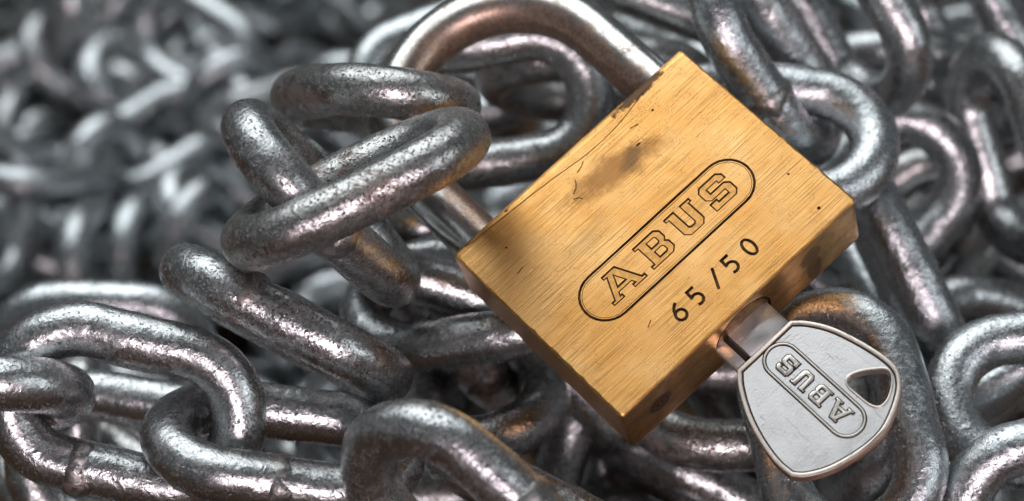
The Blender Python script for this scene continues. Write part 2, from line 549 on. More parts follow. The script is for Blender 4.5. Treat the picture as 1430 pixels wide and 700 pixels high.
def make_padlock():
    root = bpy.data.objects.new('padlock', None)
    col.objects.link(root)
    root.empty_display_size = 0.01
    root['label'] = 'brass padlock stamped with a maker name and number, its shackle through a chain link'
    root['category'] = 'padlock'
    # body: rounded sections stacked front to back
    def section(inset, rad, z, top_extra=0.0, nick=0.0):
        pts = []
        for (sx, sy, a0) in ((1, -1, -90), (1, 1, 0), (-1, 1, 90), (-1, -1, 180)):
            cx = sx * (HW - inset - rad)
            cy = sy * (HH - inset - rad) - (top_extra if sy > 0 else 0)
            for k in range(7):
                a = math.radians(a0 + 15 * k)
                pts.append(Vector((cx + rad * math.cos(a), cy + rad * math.sin(a), z)))
        out = []
        for i, p in enumerate(pts):
            q = pts[(i + 1) % len(pts)]
            out.append(p)
            if i % 7 == 6:
                for t in range(1, 40):
                    out.append(p.lerp(q, t / 40))
        if nick:
            for p in out:                   # small dents and rubbed spots along the edge
                w = noise.noise(Vector((p.x * 0.55, p.y * 0.55, 8))) + 0.7 * noise.noise(Vector((p.x * 1.6, p.y * 1.6, 3)))
                d = nick * max(-0.35, w + 0.15)
                p.x -= math.copysign(min(d, 0.3), p.x) if abs(p.x) > HW - 1.5 else 0
                p.y -= math.copysign(min(d, 0.3), p.y) if abs(p.y) > HH - 2.2 else 0
        return out
    secs = [section(0.34, 0.5, 0.0, 0.95, 0.24), section(0.14, 0.65, -0.12, 0.55, 0.12), section(0.0, 0.8, -0.38, 0.25), section(0.0, 0.9, -1.0, 0.0), section(0.0, 1.0, -TT + 1.6),
            section(0.12, 1.1, -TT + 0.8), section(0.4, 1.2, -TT + 0.3), section(0.8, 1.3, -TT + 0.06), section(1.3, 1.4, -TT)]
    bm = bmesh.new()
    rows = [[bm.verts.new(p) for p in s] for s in secs]
    n = len(rows[0])
    for A, B in zip(rows, rows[1:]):
        for k in range(n):
            bm.faces.new((A[k], A[(k + 1) % n], B[(k + 1) % n], B[k]))
    bm.faces.new(rows[0]); bm.faces.new(rows[-1][::-1])
    bmesh.ops.recalc_face_normals(bm, faces=bm.faces)
    me = bpy.data.meshes.new('body')
    bm.to_mesh(me); bm.free()
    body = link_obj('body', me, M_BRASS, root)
    me.materials.append(M_GROOVE)
    me.materials.append(M_STAMP)
    # stamped letters: shallow floor, then a dark outline groove
    floors, grooves = [], []
    for ch, (ox, outer, holes) in GLYPH.items():
        place = lambda lp: [(-13.05 + ox + x, -5.55 + y) for (x, y) in lp]
        lo = place(outer)
        hs = [place(h) for h in holes]
        floors.append(flat_solid([offset_loop(ccw(lo), 0.02)] + [offset_loop(ccw(h), -0.02) for h in hs], -0.16, 0.6))
        for lp in [lo] + hs:
            grooves.append(flat_solid(ring_loops(lp, 0.26), -0.34, 0.7))
    grooves.append(flat_solid(ring_loops(stadium(0.25, -3.35, 13.0, 4.28), 0.42), -0.42, 0.7))
    inner = ring_loops(stadium(0.25, -3.35, 13.0, 3.86), 0.10)
    grooves.append(flat_solid(inner, -0.14, 0.7))
    # number: strokes
    def arc(cx, cy, rx, ry, a0, a1, n=12):
        return [(cx + rx * math.cos(math.radians(a0 + (a1 - a0) * i / n)), cy + ry * math.sin(math.radians(a0 + (a1 - a0) * i / n))) for i in range(n + 1)]
    W = 0.50
    y0 = -15.1
    def dig(pts, x):
        grooves.append(flat_solid([stroke_loop([(x + a, y0 + b) for (a, b) in pts], W)], -0.36 - 0.004 * len(grooves), 0.7))
    def digring(pts, x):
        grooves.append(flat_solid(ring_loops([(x + a, y0 + b) for (a, b) in pts], W), -0.36, 0.7))
    digring(arc(1.0, 0.92, 0.88, 0.92, 0, 360, 24)[:-1], -8.0)
    dig([(1.72, 3.05), (1.15, 2.72), (0.66, 2.2), (0.38, 1.62)], -8.0)
    bar = [(1.75, 3.0), (0.40, 3.0), (0.27, 1.55)]
    bowl = arc(0.84, 0.98, 0.93, 0.93, 128, -125, 14)
    dig(bar, -4.3); dig(bowl, -4.3)
    dig([(0.0, -0.2), (1.7, 3.15)], -0.05)
    dig(bar, 3.1); dig(bowl, 3.1)
    digring(arc(0.95, 1.5, 0.85, 1.5, 0, 360, 28)[:-1], 7.15)
    # worn fold along the shackle edge
    crack = [(-22.6, 19.2), (-21.2, 18.9), (-18, 18.75), (-14.9, 18.55), (-11, 18.25), (-8.2, 17.95), (-6.4, 17.85), (-3, 17.4), (-0.6, 17.1), (1.8, 16.85), (5, 16.75), (8, 16.95), (10.1, 17.25), (13, 17.8), (15.4, 18.3)]
    crack = [(x, y + 0.10 * noise.noise(Vector((x * 0.9, 0, 5)))) for (x, y) in crack]
    thin = [flat_solid([stroke_loop(crack, 0.16)], -0.12, 0.7)]
    for (x, y, w, h) in ((-13.9, 19.05, .34, .22), (8.6, 12.1, .5, .2), (14.3, 14.9, .28, .2), (-18.2, 14.2, .18, .2), (21, -9.1, .2, .2), (20.1, -16.7, .3, .3)):
        thin.append(flat_solid([[(x + w * math.cos(a * .785) * (1 + .3 * math.sin(a * 5.0)), y + h * math.sin(a * .785)) for a in range(8)]], -0.2, 0.7))
    for sp in ([(-4.6, 13.2), (-3.6, 13.7), (-3.0, 14.3), (-2.7, 14.9)], [(-1.6, 15.6), (-0.4, 15.9), (0.5, 16.4)], [(-5.2, 12.6), (-4.4, 12.2), (-4.1, 11.6)], [(9.5, 15.2), (11.0, 14.7)], [(-20, 9.5), (-18.6, 9.8)], [(-12, -12), (-10.8, -11.4)]):
        thin.append(flat_solid([stroke_loop(sp, 0.17)], -0.10, 0.7))
    for c in floors:
        cut(body, c, M_STAMP)
    for c in grooves:
        cut(body, c, M_GROOVE)
    for c in thin:
        cut(body, c, M_GROOVE)
    # key side: ring round the plug and the small pin hole
    rot = Matrix.Rotation(math.radians(90), 4, 'X')       # local z -> -y
    def on_bottom(me):
        me.transform(Matrix.Translation((0, -HH, 0)) @ rot)
        return me
    circ = lambda cx, cy, rr, k=40: [(cx + rr * math.cos(2 * math.pi * i / k), cy + rr * math.sin(2 * math.pi * i / k)) for i in range(k)]
    # after the turn local y of the outline becomes z of the body
    bot = [on_bottom(flat_solid(ring_loops(circ(-0.2, -6.75, 5.75), 0.32), -0.7, 0.8)),
           on_bottom(flat_solid([circ(-18.1, -6.5, 0.75, 16)], -1.5, 0.8)),
           on_bottom(flat_solid(ring_loops(circ(-18.1, -6.5, 1.55, 24), 0.14), -0.2, 0.8))]
    for c in bot:
        cut(body, c, M_GROOVE)
    plugcut = on_bottom(flat_solid([circ(-0.2, -6.75, 5.60)], -0.45, 0.8))
    cut(body, plugcut, M_GROOVE)
    body.data.transform(Matrix.Scale(0.001, 4))
    smooth(body.data, 32)
    for f in body.data.polygons:
        if f.normal.z > 0.97 or abs(f.normal.y) > 0.995 or abs(f.normal.x) > 0.995:
            f.use_smooth = False
    # plug that turns with the key
    plug = flat_solid([circ(-0.2, -6.75, 5.45)], -0.80, -0.10, 0.15)
    plug.transform(Matrix.Translation((0, -HH, 0)) @ rot)
    slot = flat_solid([[(-6.0, -8.6), (5.2, -8.6), (5.2, -4.9), (-6.0, -4.9)]], -2, 2)
    plug.transform(Matrix.Scale(0.001, 4))
    smooth(plug, 30)
    bpy.data.meshes.remove(slot)
    link_obj('lock_plug', plug, M_PLUG, root)
    # shackle
    pts = []
    zs = -6.9
    for i in range(13):
        pts.append(Vector((19.3, 12 + 24 * i / 12, zs)))
    for i in range(1, 48):
        a = math.pi * i / 48
        pts.append(Vector((19.3 * math.cos(a), 36 + 19.3 * math.sin(a), zs)))
    for i in range(13):
        pts.append(Vector((-19.3, 36 - 24 * i / 12, zs)))
    me = tube_mesh('shackle', pts, [4.3] * len(pts), 36, False, True, rough=0.05, seed=4.2)
    link_obj('shackle', me, M_SHACKLE, root)
    root.matrix_world = Matrix(PAD_M)
    return root
padlock = make_padlock()

# ------------------------------------------------------------------ key
def catmull(pts, sub=6):
    out = []
    n = len(pts)
    for i in range(n):
        p0, p1, p2, p3 = (Vector(pts[(i + k - 1) % n][:2]) for k in range(4))
        if len(pts[i]) > 2 and pts[i][2] == 'c':
            p0 = p1 - (p2 - p1)
        if len(pts[(i + 1) % n]) > 2 and pts[(i + 1) % n][2] == 'c':
            p3 = p2 + (p2 - p1)
        for s in range(sub):
            t = s / sub
            q = 0.5 * ((2 * p1) + (p2 - p0) * t + (2 * p0 - 5 * p1 + 4 * p2 - p3) * t * t + (3 * p1 - p0 - 3 * p2 + p3) * t ** 3)
            out.append((q.x, q.y))
    return out

def make_key():
    root = bpy.data.objects.new('key', None)
    col.objects.link(root)
    root.empty_display_size = 0.01
    root.matrix_world = Matrix(PAD_M)
    root['label'] = 'flat nickel key with an embossed bow, inserted in the brass padlock'
    root['category'] = 'key'
    zc, th = -6.6, 2.3
    zt = zc + th / 2
    outline = [(-6.25, -24.9, 'c'), (-7.9, -26.8), (-9.5, -29.4), (-11.0, -32.6), (-12.2, -36.6), (-12.75, -40.2), (-12.6, -43.0, 'c'), (-11.2, -44.6), (-8.2, -46.4), (-4.6, -47.5), (-1.0, -48.1), (2.2, -48.0), (5.2, -47.0), (7.9, -45.6), (9.6, -44.2), (10.7, -42.4), (10.9, -40.0), (10.5, -36.8), (9.7, -33.2), (8.6, -29.9), (6.9, -26.9), (5.1, -24.9, 'c')]
    out = ccw(catmull(outline, 5))
    hole = ccw(catmull([(4.0, -38.3), (5.0, -37.9), (6.8, -38.7), (8.7, -40.2), (9.5, -41.2), (9.3, -42.3), (8.0, -43.6), (6.0, -44.6), (4.5, -44.5), (3.8, -43.2), (3.65, -41.0), (3.6, -39.2)], 4))
    def part(name, loops, z0, z1, mat, bevel=0.0, parent=root, ang=30):
        me = flat_solid(loops, z0, z1, bevel)
        me.transform(Matrix.Scale(0.001, 4))
        smooth(me, ang)
        return link_obj(name, me, mat, parent)
    bow = part('bow', [offset_loop(out, 0.3), hole], zt - th + 0.2, zt - 0.28, M_KEY)
    rim = part('rim', [out, offset_loop(out, 0.72)], zt - th, zt - 0.08, M_KEYRIM, 0.12, bow)
    rim.data.materials.append(M_COPPER)
    for f in rim.data.polygons:
        if f.normal.z < 0.45:
            f.material_index = 1          # plating worn off the edge
    part('hole_rim', [offset_loop(hole, -0.30), offset_loop(hole, 0.05)], zt - th + 0.1, zt - 0.10, M_KEYRIM, 0.10, bow)
    part('border_groove', ring_loops(offset_loop(out, 0.84), 0.26), zt - 0.5, zt - 0.270, M_GRIME, 0, bow)
    # embossed capsule and letters; text runs up the key (+y), tops towards -x
    st = [( -(y), x) for (x, y) in stadium(0, 0, 6.9, 2.75)]
    st = [(x - 0.35, y - 35.6) for (x, y) in st]
    part('capsule_border', ring_loops(st, 0.30), zt - 0.5, zt - 0.10, M_KEYTXT, 0.05, bow)
    for off, nm in ((0.24, 'capsule_line'), (-0.24, 'capsule_line')):
        part(nm, ring_loops(offset_loop(ccw(st), off), 0.20), zt - 0.5, zt - 0.268, M_GRIME, 0, bow)
    k = 0.56
    for ch, (ox, outer, holes) in GLYPH.items():
        def place(lp):
            return [(-0.35 - (y - 2.45) * k * 1.12, -35.6 + ((ox + x) - 13.45) * k * 0.93) for (x, y) in lp]
        lo = ccw(place(outer)); hs = [ccw(place(h)) for h in holes]
        letter = part('letter', [offset_loop(lo, 0.04)] + [offset_loop(h, -0.04) for h in hs], zt - 0.5, zt - 0.08, M_KEYTXT, 0.03, bow)
        for lp in [lo] + hs:
            part('letter_outline', ring_loops(lp, 0.26), zt - 0.5, zt - 0.20, M_GRIME, 0, bow)
    # neck and blade: profile in x-z drawn out along y, with its milled groove
    prof = [(-6.15, 0.15), (-6.15, 1.75), (-5.7, 2.15), (-4.35, 2.3), (-4.2, 1.0), (-3.35, 1.0), (-3.2, 2.4), (-1.0, 2.75), (1.5, 2.85), (4.0, 2.45), (4.95, 1.75), (4.95, 0.3), (4.3, 0.0), (-5.6, 0.0)]
    bm = bmesh.new()
    def ring(y, f, lift=0.0):
        return [bm.verts.new((x, y, zt - th + z * f + lift)) for (x, z) in prof]
    rows = [ring(-13.0, 0.86), ring(-19.5, 0.86), ring(-22.5, 0.88), ring(-24.2, 0.82), ring(-25.0, 0.72), ring(-25.7, 0.60)]
    n = len(prof)
    for A, B in zip(rows, rows[1:]):
        for i in range(n):
            bm.faces.new((A[i], A[(i + 1) % n], B[(i + 1) % n], B[i]))
    bm.faces.new(rows[0]); bm.faces.new(rows[-1][::-1])
    bmesh.ops.recalc_face_normals(bm, faces=bm.faces)
    bmesh.ops.triangulate(bm, faces=[f for f in bm.faces if len(f.verts) > 4])
    me = bpy.data.meshes.new('neck')
    bm.to_mesh(me); bm.free()
    me.transform(Matrix.Scale(0.001, 4))
    smooth(me, 35)
    neck = link_obj('neck', me, M_KEY, root)
    gpts = [(-4.3, -19.2), (-3.25, -19.2), (-3.1, -24.6), (-3.25, -26.6), (-3.5, -27.4), (-3.75, -26.6), (-4.2, -24.6)]
    part('milled_groove', [gpts], zt - th + 0.9, zt - th + 1.0, M_GRIME, 0, neck)
    return root
key = make_key()

# ------------------------------------------------------------------ chain links
# position (mm) and quaternion of every link, as the pile has settled
LINKS = [
('L1',-60.2,323.8,112.6,-0.831,-0.544,-0.066,0.097,'g',(-1, -4.5),'large speckled steel link lying open with a raised weld ring round one leg','links at the front of the heap'),
('L0',-86.9,323.6,114.8,0.341,0.940,0.036,-0.000,'g',None,'dull steel link hooked through the open weld-ringed link, end away from the padlock','links at the front of the heap'),
('L2',-35.6,320.8,107.1,0.997,-0.017,0.079,0.003,'g',(-1, 0.5),'speckled steel link hooked through the open weld-ringed link, on its padlock side','links at the front of the heap'),
('L3',-6.2,297.0,109.3,-0.553,-0.752,-0.073,0.352,'g',(1, 3.5),'curled steel link arching up with its round bend, hooked into the speckled link','links at the front of the heap'),
('L4',6.6,320.0,95.6,0.292,0.926,-0.019,-0.236,'s',(1, 1.0),'steel link leg with a rusty weld lying between the curled link and padlock corner','links at the front of the heap'),
('L5',-63.3,346.2,88.0,0.851,0.521,0.037,-0.060,'g',None,'steel link seen through the hole of the open weld-ringed link','links at the front of the heap'),
('L6',-76.3,390.3,83.8,0.749,0.663,-0.000,0.000,'z',None,'pale blurred steel link just behind the open weld-ringed link','links at the front of the heap'),
('L7',-36.3,337.6,119.8,-0.294,-0.927,0.050,0.229,'g',(1, -6.0),'straight edge-on steel link with a weld seam, sloping between the loops','links at the front of the heap'),
('L8',-23.9,334.2,145.7,-0.965,0.126,0.207,-0.098,'s',None,'brown stained steel link lying slantwise in front of the shackle leg','links around the shackle'),
('L9',-29.8,343.6,138.3,-0.878,0.023,-0.437,-0.195,'g',(-1, -2.5),'short steel link end poking out behind the brown stained slanted link','links around the shackle'),
('L10',-23.2,373.8,142.7,0.511,-0.086,0.247,0.819,'s',None,'steel link end wrapped edge-on around the shackle bow above the slanted link','links around the shackle'),
('L11',-9.4,368.1,114.8,0.988,-0.031,0.153,-0.005,'g',None,'upper of two steel links curving under the padlock edge below the shackle leg','links around the shackle'),
('L12',-7.6,357.6,113.9,0.986,0.111,-0.109,-0.062,'g',None,'lower of two steel links curving under the padlock edge below the shackle leg','links around the shackle'),
('L13',-4.9,356.4,95.8,0.691,-0.114,-0.042,0.712,'g',None,'steel link with its round bend hanging down beside the padlock long edge','links at the front of the heap'),
('L13b',-6.7,373.4,91.4,0.175,0.902,0.095,-0.384,'g',(1, -2.0),'dark steel link end inside the bend that hangs beside the padlock edge','links at the front of the heap'),
('L14',11.6,361.3,76.4,0.321,0.726,0.034,0.608,'g',None,'upright dark steel link under the hanging bend near the padlock bottom corner','links at the front of the heap'),
('L15',40.7,353.3,95.1,0.999,0.034,-0.001,-0.009,'s',None,'dark steel link lying under the padlock between its pin hole and the key','links beside the key'),
('L16',37.1,356.8,74.1,0.316,0.924,-0.032,-0.214,'g',None,'dim steel link leg sloping below the link under the padlock key side','links beside the key'),
('L17',20.2,384.7,59.8,-0.388,-0.872,0.062,0.293,'g',None,'shadowed steel link deep below the padlock bottom corner','links beside the key'),
('R1',51.8,326.4,108.3,0.663,0.397,0.124,-0.622,'z',None,'bright galvanised link looped under the bow of the key','links beside the key'),
('R2',88.3,335.9,108.0,-0.943,-0.324,0.052,-0.058,'z',None,'bright galvanised link arching beside the loop that carries the key','links beside the key'),
('R3',80.0,358.7,92.2,0.339,0.890,0.025,0.303,'z',None,'galvanised link leg slanting through the hole of the arching link','links beside the key'),
('R4',88.2,318.1,98.2,0.800,0.594,-0.046,0.077,'z',None,'pitted galvanised link bending below the arching link beside the key tip','links beside the key'),
('R6',68.2,373.6,110.1,-0.223,-0.815,0.167,0.509,'z',None,'bright steel link standing edge-on between the padlock corner and the arching link','links beside the key'),
('R7',43.5,374.2,135.4,0.961,0.273,-0.000,-0.041,'z',None,'bright steel link bend curving out from behind the padlock edge opposite the shackle leg','links behind the padlock'),
('R8',43.5,385.0,146.9,0.872,0.108,0.473,-0.062,'z',(-1, 3.0),'long steel link leg slanting down into the bend behind the padlock edge','links behind the padlock'),
('R10',60.5,412.2,144.9,0.417,0.759,0.009,-0.500,'g',None,'blurred steel link above the bend that curves from behind the padlock','links behind the padlock'),
('R11',68.0,405.8,107.0,-0.775,-0.472,0.224,-0.354,'g',None,'blurred steel link bend curling behind the edge-on bright link','links behind the padlock'),
('R12',77.7,419.0,91.9,-0.817,-0.336,0.316,-0.348,'s',None,'rough blurred steel link nested just behind the curling blurred bend','links behind the padlock'),
('R13',92.5,407.7,118.1,0.320,0.726,-0.038,-0.607,'g',None,'blurred upright steel link beyond the curling blurred bend','links behind the padlock'),
('R14',90.5,443.9,125.9,0.378,0.762,-0.010,-0.525,'g',None,'blurred slanting steel link above the upright blurred link','links behind the padlock'),
('R15',81.0,450.8,115.1,0.395,0.918,0.003,-0.027,'g',None,'blurred level steel link between the slanting and the curling blurred links','links behind the padlock'),
('R16',98.6,430.3,80.0,0.310,0.913,-0.047,-0.259,'g',None,'blurred thin steel link beyond the rough nested link','links behind the padlock'),
('T1',-11.5,435.6,122.2,-0.913,-0.370,0.110,-0.135,'z',None,'blurred pale steel link arching behind the outer side of the shackle bow','links around the shackle'),
('T2',15.3,415.1,129.3,0.365,0.931,-0.000,0.001,'s',None,'blurred brownish steel link seen through the shackle beside the round loop','links around the shackle'),
('T3',-4.0,396.1,132.6,0.848,0.525,-0.059,0.046,'g',None,'blurred round steel loop seen through the opening of the shackle','links around the shackle'),
('T4',27.1,427.5,135.2,0.357,0.918,-0.016,-0.173,'g',None,'blurred steel link leg behind the shackle leg at the padlock top corner','links around the shackle'),
('back',-117.8,720.4,21.7,-0.165,-0.680,-0.104,-0.707,'g',None,'steel chain link in the blurred lower pile on the ground far behind the padlock','blurred pile on the ground'),
('back',-105.6,652.3,19.6,-0.586,-0.475,0.186,-0.629,'g',None,'steel chain link in the blurred lower pile on the ground far behind the padlock','blurred pile on the ground'),
('back',-113.3,602.8,12.8,-0.606,-0.204,0.132,-0.757,'g',None,'steel chain link in the blurred lower pile on the ground far behind the padlock','blurred pile on the ground'),
('back',-80.9,691.5,26.5,0.272,0.791,-0.071,-0.544,'g',None,'steel chain link in the blurred lower pile on the ground far behind the padlock','blurred pile on the ground'),
('back',-151.5,710.1,17.0,0.367,0.926,-0.008,-0.093,'g',None,'steel chain link in the blurred lower pile on the ground far behind the padlock','blurred pile on the ground'),
('back',-132.4,671.8,17.6,-0.689,-0.675,-0.006,0.265,'g',None,'steel chain link in the blurred lower pile on the ground far behind the padlock','blurred pile on the ground'),
('back',-86.2,636.6,19.9,0.437,0.800,0.031,-0.411,'g',None,'steel chain link in the blurred lower pile on the ground far behind the padlock','blurred pile on the ground'),
('back',-136.9,616.2,19.8,0.373,0.600,0.156,0.690,'g',None,'steel chain link in the blurred lower pile on the ground far behind the padlock','blurred pile on the ground'),
('back',-88.4,595.6,18.2,-0.287,-0.869,0.070,0.396,'g',None,'steel chain link in the blurred lower pile on the ground far behind the padlock','blurred pile on the ground'),
('back',-94.6,677.0,21.1,-0.444,-0.624,0.017,-0.642,'g',None,'steel chain link in the blurred lower pile on the ground far behind the padlock','blurred pile on the ground'),
('back',-128.8,556.1,15.6,0.458,0.875,0.002,-0.156,'g',None,'steel chain link in the blurred lower pile on the ground far behind the padlock','blurred pile on the ground'),
('back',-80.5,735.4,31.0,0.365,0.531,-0.180,-0.743,'z',None,'steel chain link in the blurred lower pile on the ground far behind the padlock','blurred pile on the ground'),
('back',-74.7,718.9,35.5,0.109,0.838,-0.456,0.279,'z',None,'steel chain link in the blurred lower pile on the ground far behind the padlock','blurred pile on the ground'),
('back',-124.0,621.6,15.3,0.381,0.115,-0.848,-0.349,'g',None,'steel chain link in the blurred lower pile on the ground far behind the padlock','blurred pile on the ground'),
('back',-143.7,610.6,19.8,-0.302,-0.284,-0.894,0.171,'z',None,'steel chain link in the blurred lower pile on the ground far behind the padlock','blurred pile on the ground'),
('back',-159.4,599.7,16.8,-0.132,0.521,-0.359,0.763,'g',None,'steel chain link in the blurred lower pile on the ground far behind the padlock','blurred pile on the ground'),
('back',-176.9,585.9,20.1,-0.069,-0.132,-0.189,0.971,'g',None,'steel chain link in the blurred lower pile on the ground far behind the padlock','blurred pile on the ground'),
('back',-190.4,569.7,18.4,-0.503,-0.283,0.685,0.445,'z',None,'steel chain link in the blurred lower pile on the ground far behind the padlock','blurred pile on the ground'),
('back',-188.3,548.9,13.7,-0.358,0.836,-0.416,-0.020,'z',None,'steel chain link in the blurred lower pile on the ground far behind the padlock','blurred pile on the ground'),
('back',16.6,613.8,21.3,0.697,0.354,0.616,0.093,'z',None,'steel chain link in the blurred lower pile on the ground far behind the padlock','blurred pile on the ground'),
('back',31.6,719.1,10.8,-0.092,-0.090,0.960,0.250,'g',None,'steel chain link in the blurred lower pile on the ground far behind the padlock','blurred pile on the ground'),
('back',15.5,721.1,18.1,0.297,0.081,-0.865,0.397,'z',None,'steel chain link in the blurred lower pile on the ground far behind the padlock','blurred pile on the ground'),
('back',-7.6,729.7,19.2,0.105,-0.150,-0.257,0.949,'z',None,'steel chain link in the blurred lower pile on the ground far behind the padlock','blurred pile on the ground'),
('back',-31.8,742.7,17.6,0.252,0.121,0.441,0.853,'g',None,'steel chain link in the blurred lower pile on the ground far behind the padlock','blurred pile on the ground'),
('back',-46.7,754.2,13.4,0.168,0.742,0.593,0.263,'g',None,'steel chain link in the blurred lower pile on the ground far behind the padlock','blurred pile on the ground'),
('back',-54.8,778.4,11.8,-0.135,0.472,0.813,-0.313,'g',None,'steel chain link in the blurred lower pile on the ground far behind the padlock','blurred pile on the ground'),
('back',-68.7,799.8,13.0,-0.608,0.062,0.262,-0.747,'g',None,'steel chain link in the blurred lower pile on the ground far behind the padlock','blurred pile on the ground'),
('back',-103.3,633.0,25.7,0.002,0.273,0.492,0.827,'g',None,'steel chain link in the blurred lower pile on the ground far behind the padlock','blurred pile on the ground'),
('back',-120.9,637.8,38.7,-0.330,0.041,0.909,0.253,'g',None,'steel chain link in the blurred lower pile on the ground far behind the padlock','blurred pile on the ground'),
('back',-131.7,645.0,48.9,0.116,0.600,0.314,-0.727,'g',None,'steel chain link in the blurred lower pile on the ground far behind the padlock','blurred pile on the ground'),
('back',-185.4,673.1,38.6,0.270,0.051,-0.390,-0.879,'z',None,'steel chain link in the blurred lower pile on the ground far behind the padlock','blurred pile on the ground'),
('back',-183.5,683.2,27.1,0.165,0.321,0.561,0.745,'g',None,'steel chain link in the blurred lower pile on the ground far behind the padlock','blurred pile on the ground'),
('back',-166.4,726.7,29.2,0.641,-0.719,0.012,-0.270,'z',None,'steel chain link in the blurred lower pile on the ground far behind the padlock','blurred pile on the ground'),
('back',-57.5,677.0,33.5,-0.270,0.305,0.644,0.648,'z',None,'steel chain link in the blurred lower pile on the ground far behind the padlock','blurred pile on the ground'),
('back',-72.2,677.6,43.5,-0.202,-0.484,0.834,0.170,'z',None,'steel chain link in the blurred lower pile on the ground far behind the padlock','blurred pile on the ground'),
('back',-89.8,657.2,45.3,0.265,-0.228,0.793,-0.498,'z',None,'steel chain link in the blurred lower pile on the ground far behind the padlock','blurred pile on the ground'),
('back',-112.8,652.0,38.9,0.132,-0.114,-0.247,0.953,'g',None,'steel chain link in the blurred lower pile on the ground far behind the padlock','blurred pile on the ground'),
('back',-140.0,652.1,31.6,-0.029,-0.167,0.400,0.901,'z',None,'steel chain link in the blurred lower pile on the ground far behind the padlock','blurred pile on the ground'),
('back',-165.2,645.3,25.4,0.065,-0.157,0.840,0.515,'z',None,'steel chain link in the blurred lower pile on the ground far behind the padlock','blurred pile on the ground'),
('back',-185.6,640.6,5.2,0.025,0.995,-0.091,-0.016,'g',None,'steel chain link in the blurred lower pile on the ground far behind the padlock','blurred pile on the ground'),
('back',-105.9,694.2,28.7,0.051,0.777,0.366,0.509,'z',None,'steel chain link in the blurred lower pile on the ground far behind the padlock','blurred pile on the ground'),
('back',-90.4,705.2,39.9,-0.280,0.951,-0.047,-0.126,'z',None,'steel chain link in the blurred lower pile on the ground far behind the padlock','blurred pile on the ground'),
('back',21.2,486.2,59.3,0.749,0.292,-0.473,-0.361,'z',None,'steel chain link in the blurred lower pile on the ground far behind the padlock','blurred pile on the ground'),
('back',19.8,478.0,52.5,0.128,0.472,-0.861,-0.140,'g',None,'steel chain link in the blurred lower pile on the ground far behind the padlock','blurred pile on the ground'),
('back',-52.9,493.5,13.9,-0.036,-0.814,-0.505,0.285,'z',None,'steel chain link in the blurred lower pile on the ground far behind the padlock','blurred pile on the ground'),
('back',-54.4,513.3,9.4,-0.717,0.134,0.169,-0.663,'z',None,'steel chain link in the blurred lower pile on the ground far behind the padlock','blurred pile on the ground'),
('back',-55.3,536.5,11.3,-0.594,-0.232,-0.187,-0.747,'g',None,'steel chain link in the blurred lower pile on the ground far behind the padlock','blurred pile on the ground'),
('back',-90.3,615.1,20.4,-0.503,-0.326,0.778,-0.189,'z',None,'steel chain link in the blurred lower pile on the ground far behind the padlock','blurred pile on the ground'),
('back',-97.3,622.7,26.0,0.703,0.186,-0.543,0.420,'z',None,'steel chain link in the blurred lower pile on the ground far behind the padlock','blurred pile on the ground'),
('back',-104.4,636.8,37.0,-0.865,-0.324,-0.189,-0.332,'z',None,'steel chain link in the blurred lower pile on the ground far behind the padlock','blurred pile on the ground'),
('back',-113.4,671.4,50.9,0.289,0.756,0.366,0.459,'g',None,'steel chain link in the blurred lower pile on the ground far behind the padlock','blurred pile on the ground'),
('back',-150.7,712.9,39.7,-0.237,-0.721,-0.651,0.023,'z',None,'steel chain link in the blurred lower pile on the ground far behind the padlock','blurred pile on the ground'),
('back',-56.2,535.1,21.9,-0.430,-0.861,0.091,-0.257,'g',None,'steel chain link in the blurred lower pile on the ground far behind the padlock','blurred pile on the ground'),
('back',-78.3,587.1,17.2,0.782,0.375,-0.321,0.381,'z',None,'steel chain link in the blurred lower pile on the ground far behind the padlock','blurred pile on the ground'),
('back',-105.9,576.2,30.3,0.639,-0.128,-0.684,-0.328,'z',None,'steel chain link in the blurred lower pile on the ground far behind the padlock','blurred pile on the ground'),
('back',-118.7,558.6,43.0,0.108,0.420,-0.898,0.072,'z',None,'steel chain link in the blurred lower pile on the ground far behind the padlock','blurred pile on the ground'),
('back',-131.0,539.9,41.3,-0.685,-0.040,-0.527,0.501,'z',None,'steel chain link in the blurred lower pile on the ground far behind the padlock','blurred pile on the ground'),
('back',-137.0,518.6,26.9,-0.512,-0.369,0.193,0.751,'g',None,'steel chain link in the blurred lower pile on the ground far behind the padlock','blurred pile on the ground'),
('back',-193.8,501.8,4.8,0.011,-0.361,-0.932,-0.003,'g',None,'steel chain link in the blurred lower pile on the ground far behind the padlock','blurred pile on the ground'),
('back',-202.1,565.8,12.0,0.373,-0.913,0.167,-0.019,'z',None,'steel chain link in the blurred lower pile on the ground far behind the padlock','blurred pile on the ground'),
('back',-160.6,568.9,8.7,0.903,-0.166,0.083,0.387,'z',None,'steel chain link in the blurred lower pile on the ground far behind the padlock','blurred pile on the ground'),
('back',-131.2,661.6,22.6,0.513,-0.087,0.608,-0.600,'g',None,'steel chain link in the blurred lower pile on the ground far behind the padlock','blurred pile on the ground'),
('back',-147.1,638.6,18.1,-0.439,-0.101,0.429,0.783,'z',None,'steel chain link in the blurred lower pile on the ground far behind the padlock','blurred pile on the ground'),
('back',-170.6,578.7,11.5,0.682,-0.471,0.371,-0.418,'z',None,'steel chain link in the blurred lower pile on the ground far behind the padlock','blurred pile on the ground'),
('back',-173.6,553.6,14.5,-0.382,-0.282,0.303,0.826,'z',None,'steel chain link in the blurred lower pile on the ground far behind the padlock','blurred pile on the ground'),
('back',-179.1,539.6,9.1,-0.181,-0.115,0.977,-0.008,'g',None,'steel chain link in the blurred lower pile on the ground far behind the padlock','blurred pile on the ground'),
('back',-133.8,478.9,10.1,-0.143,0.910,0.357,-0.154,'z',None,'steel chain link in the blurred lower pile on the ground far behind the padlock','blurred pile on the ground'),
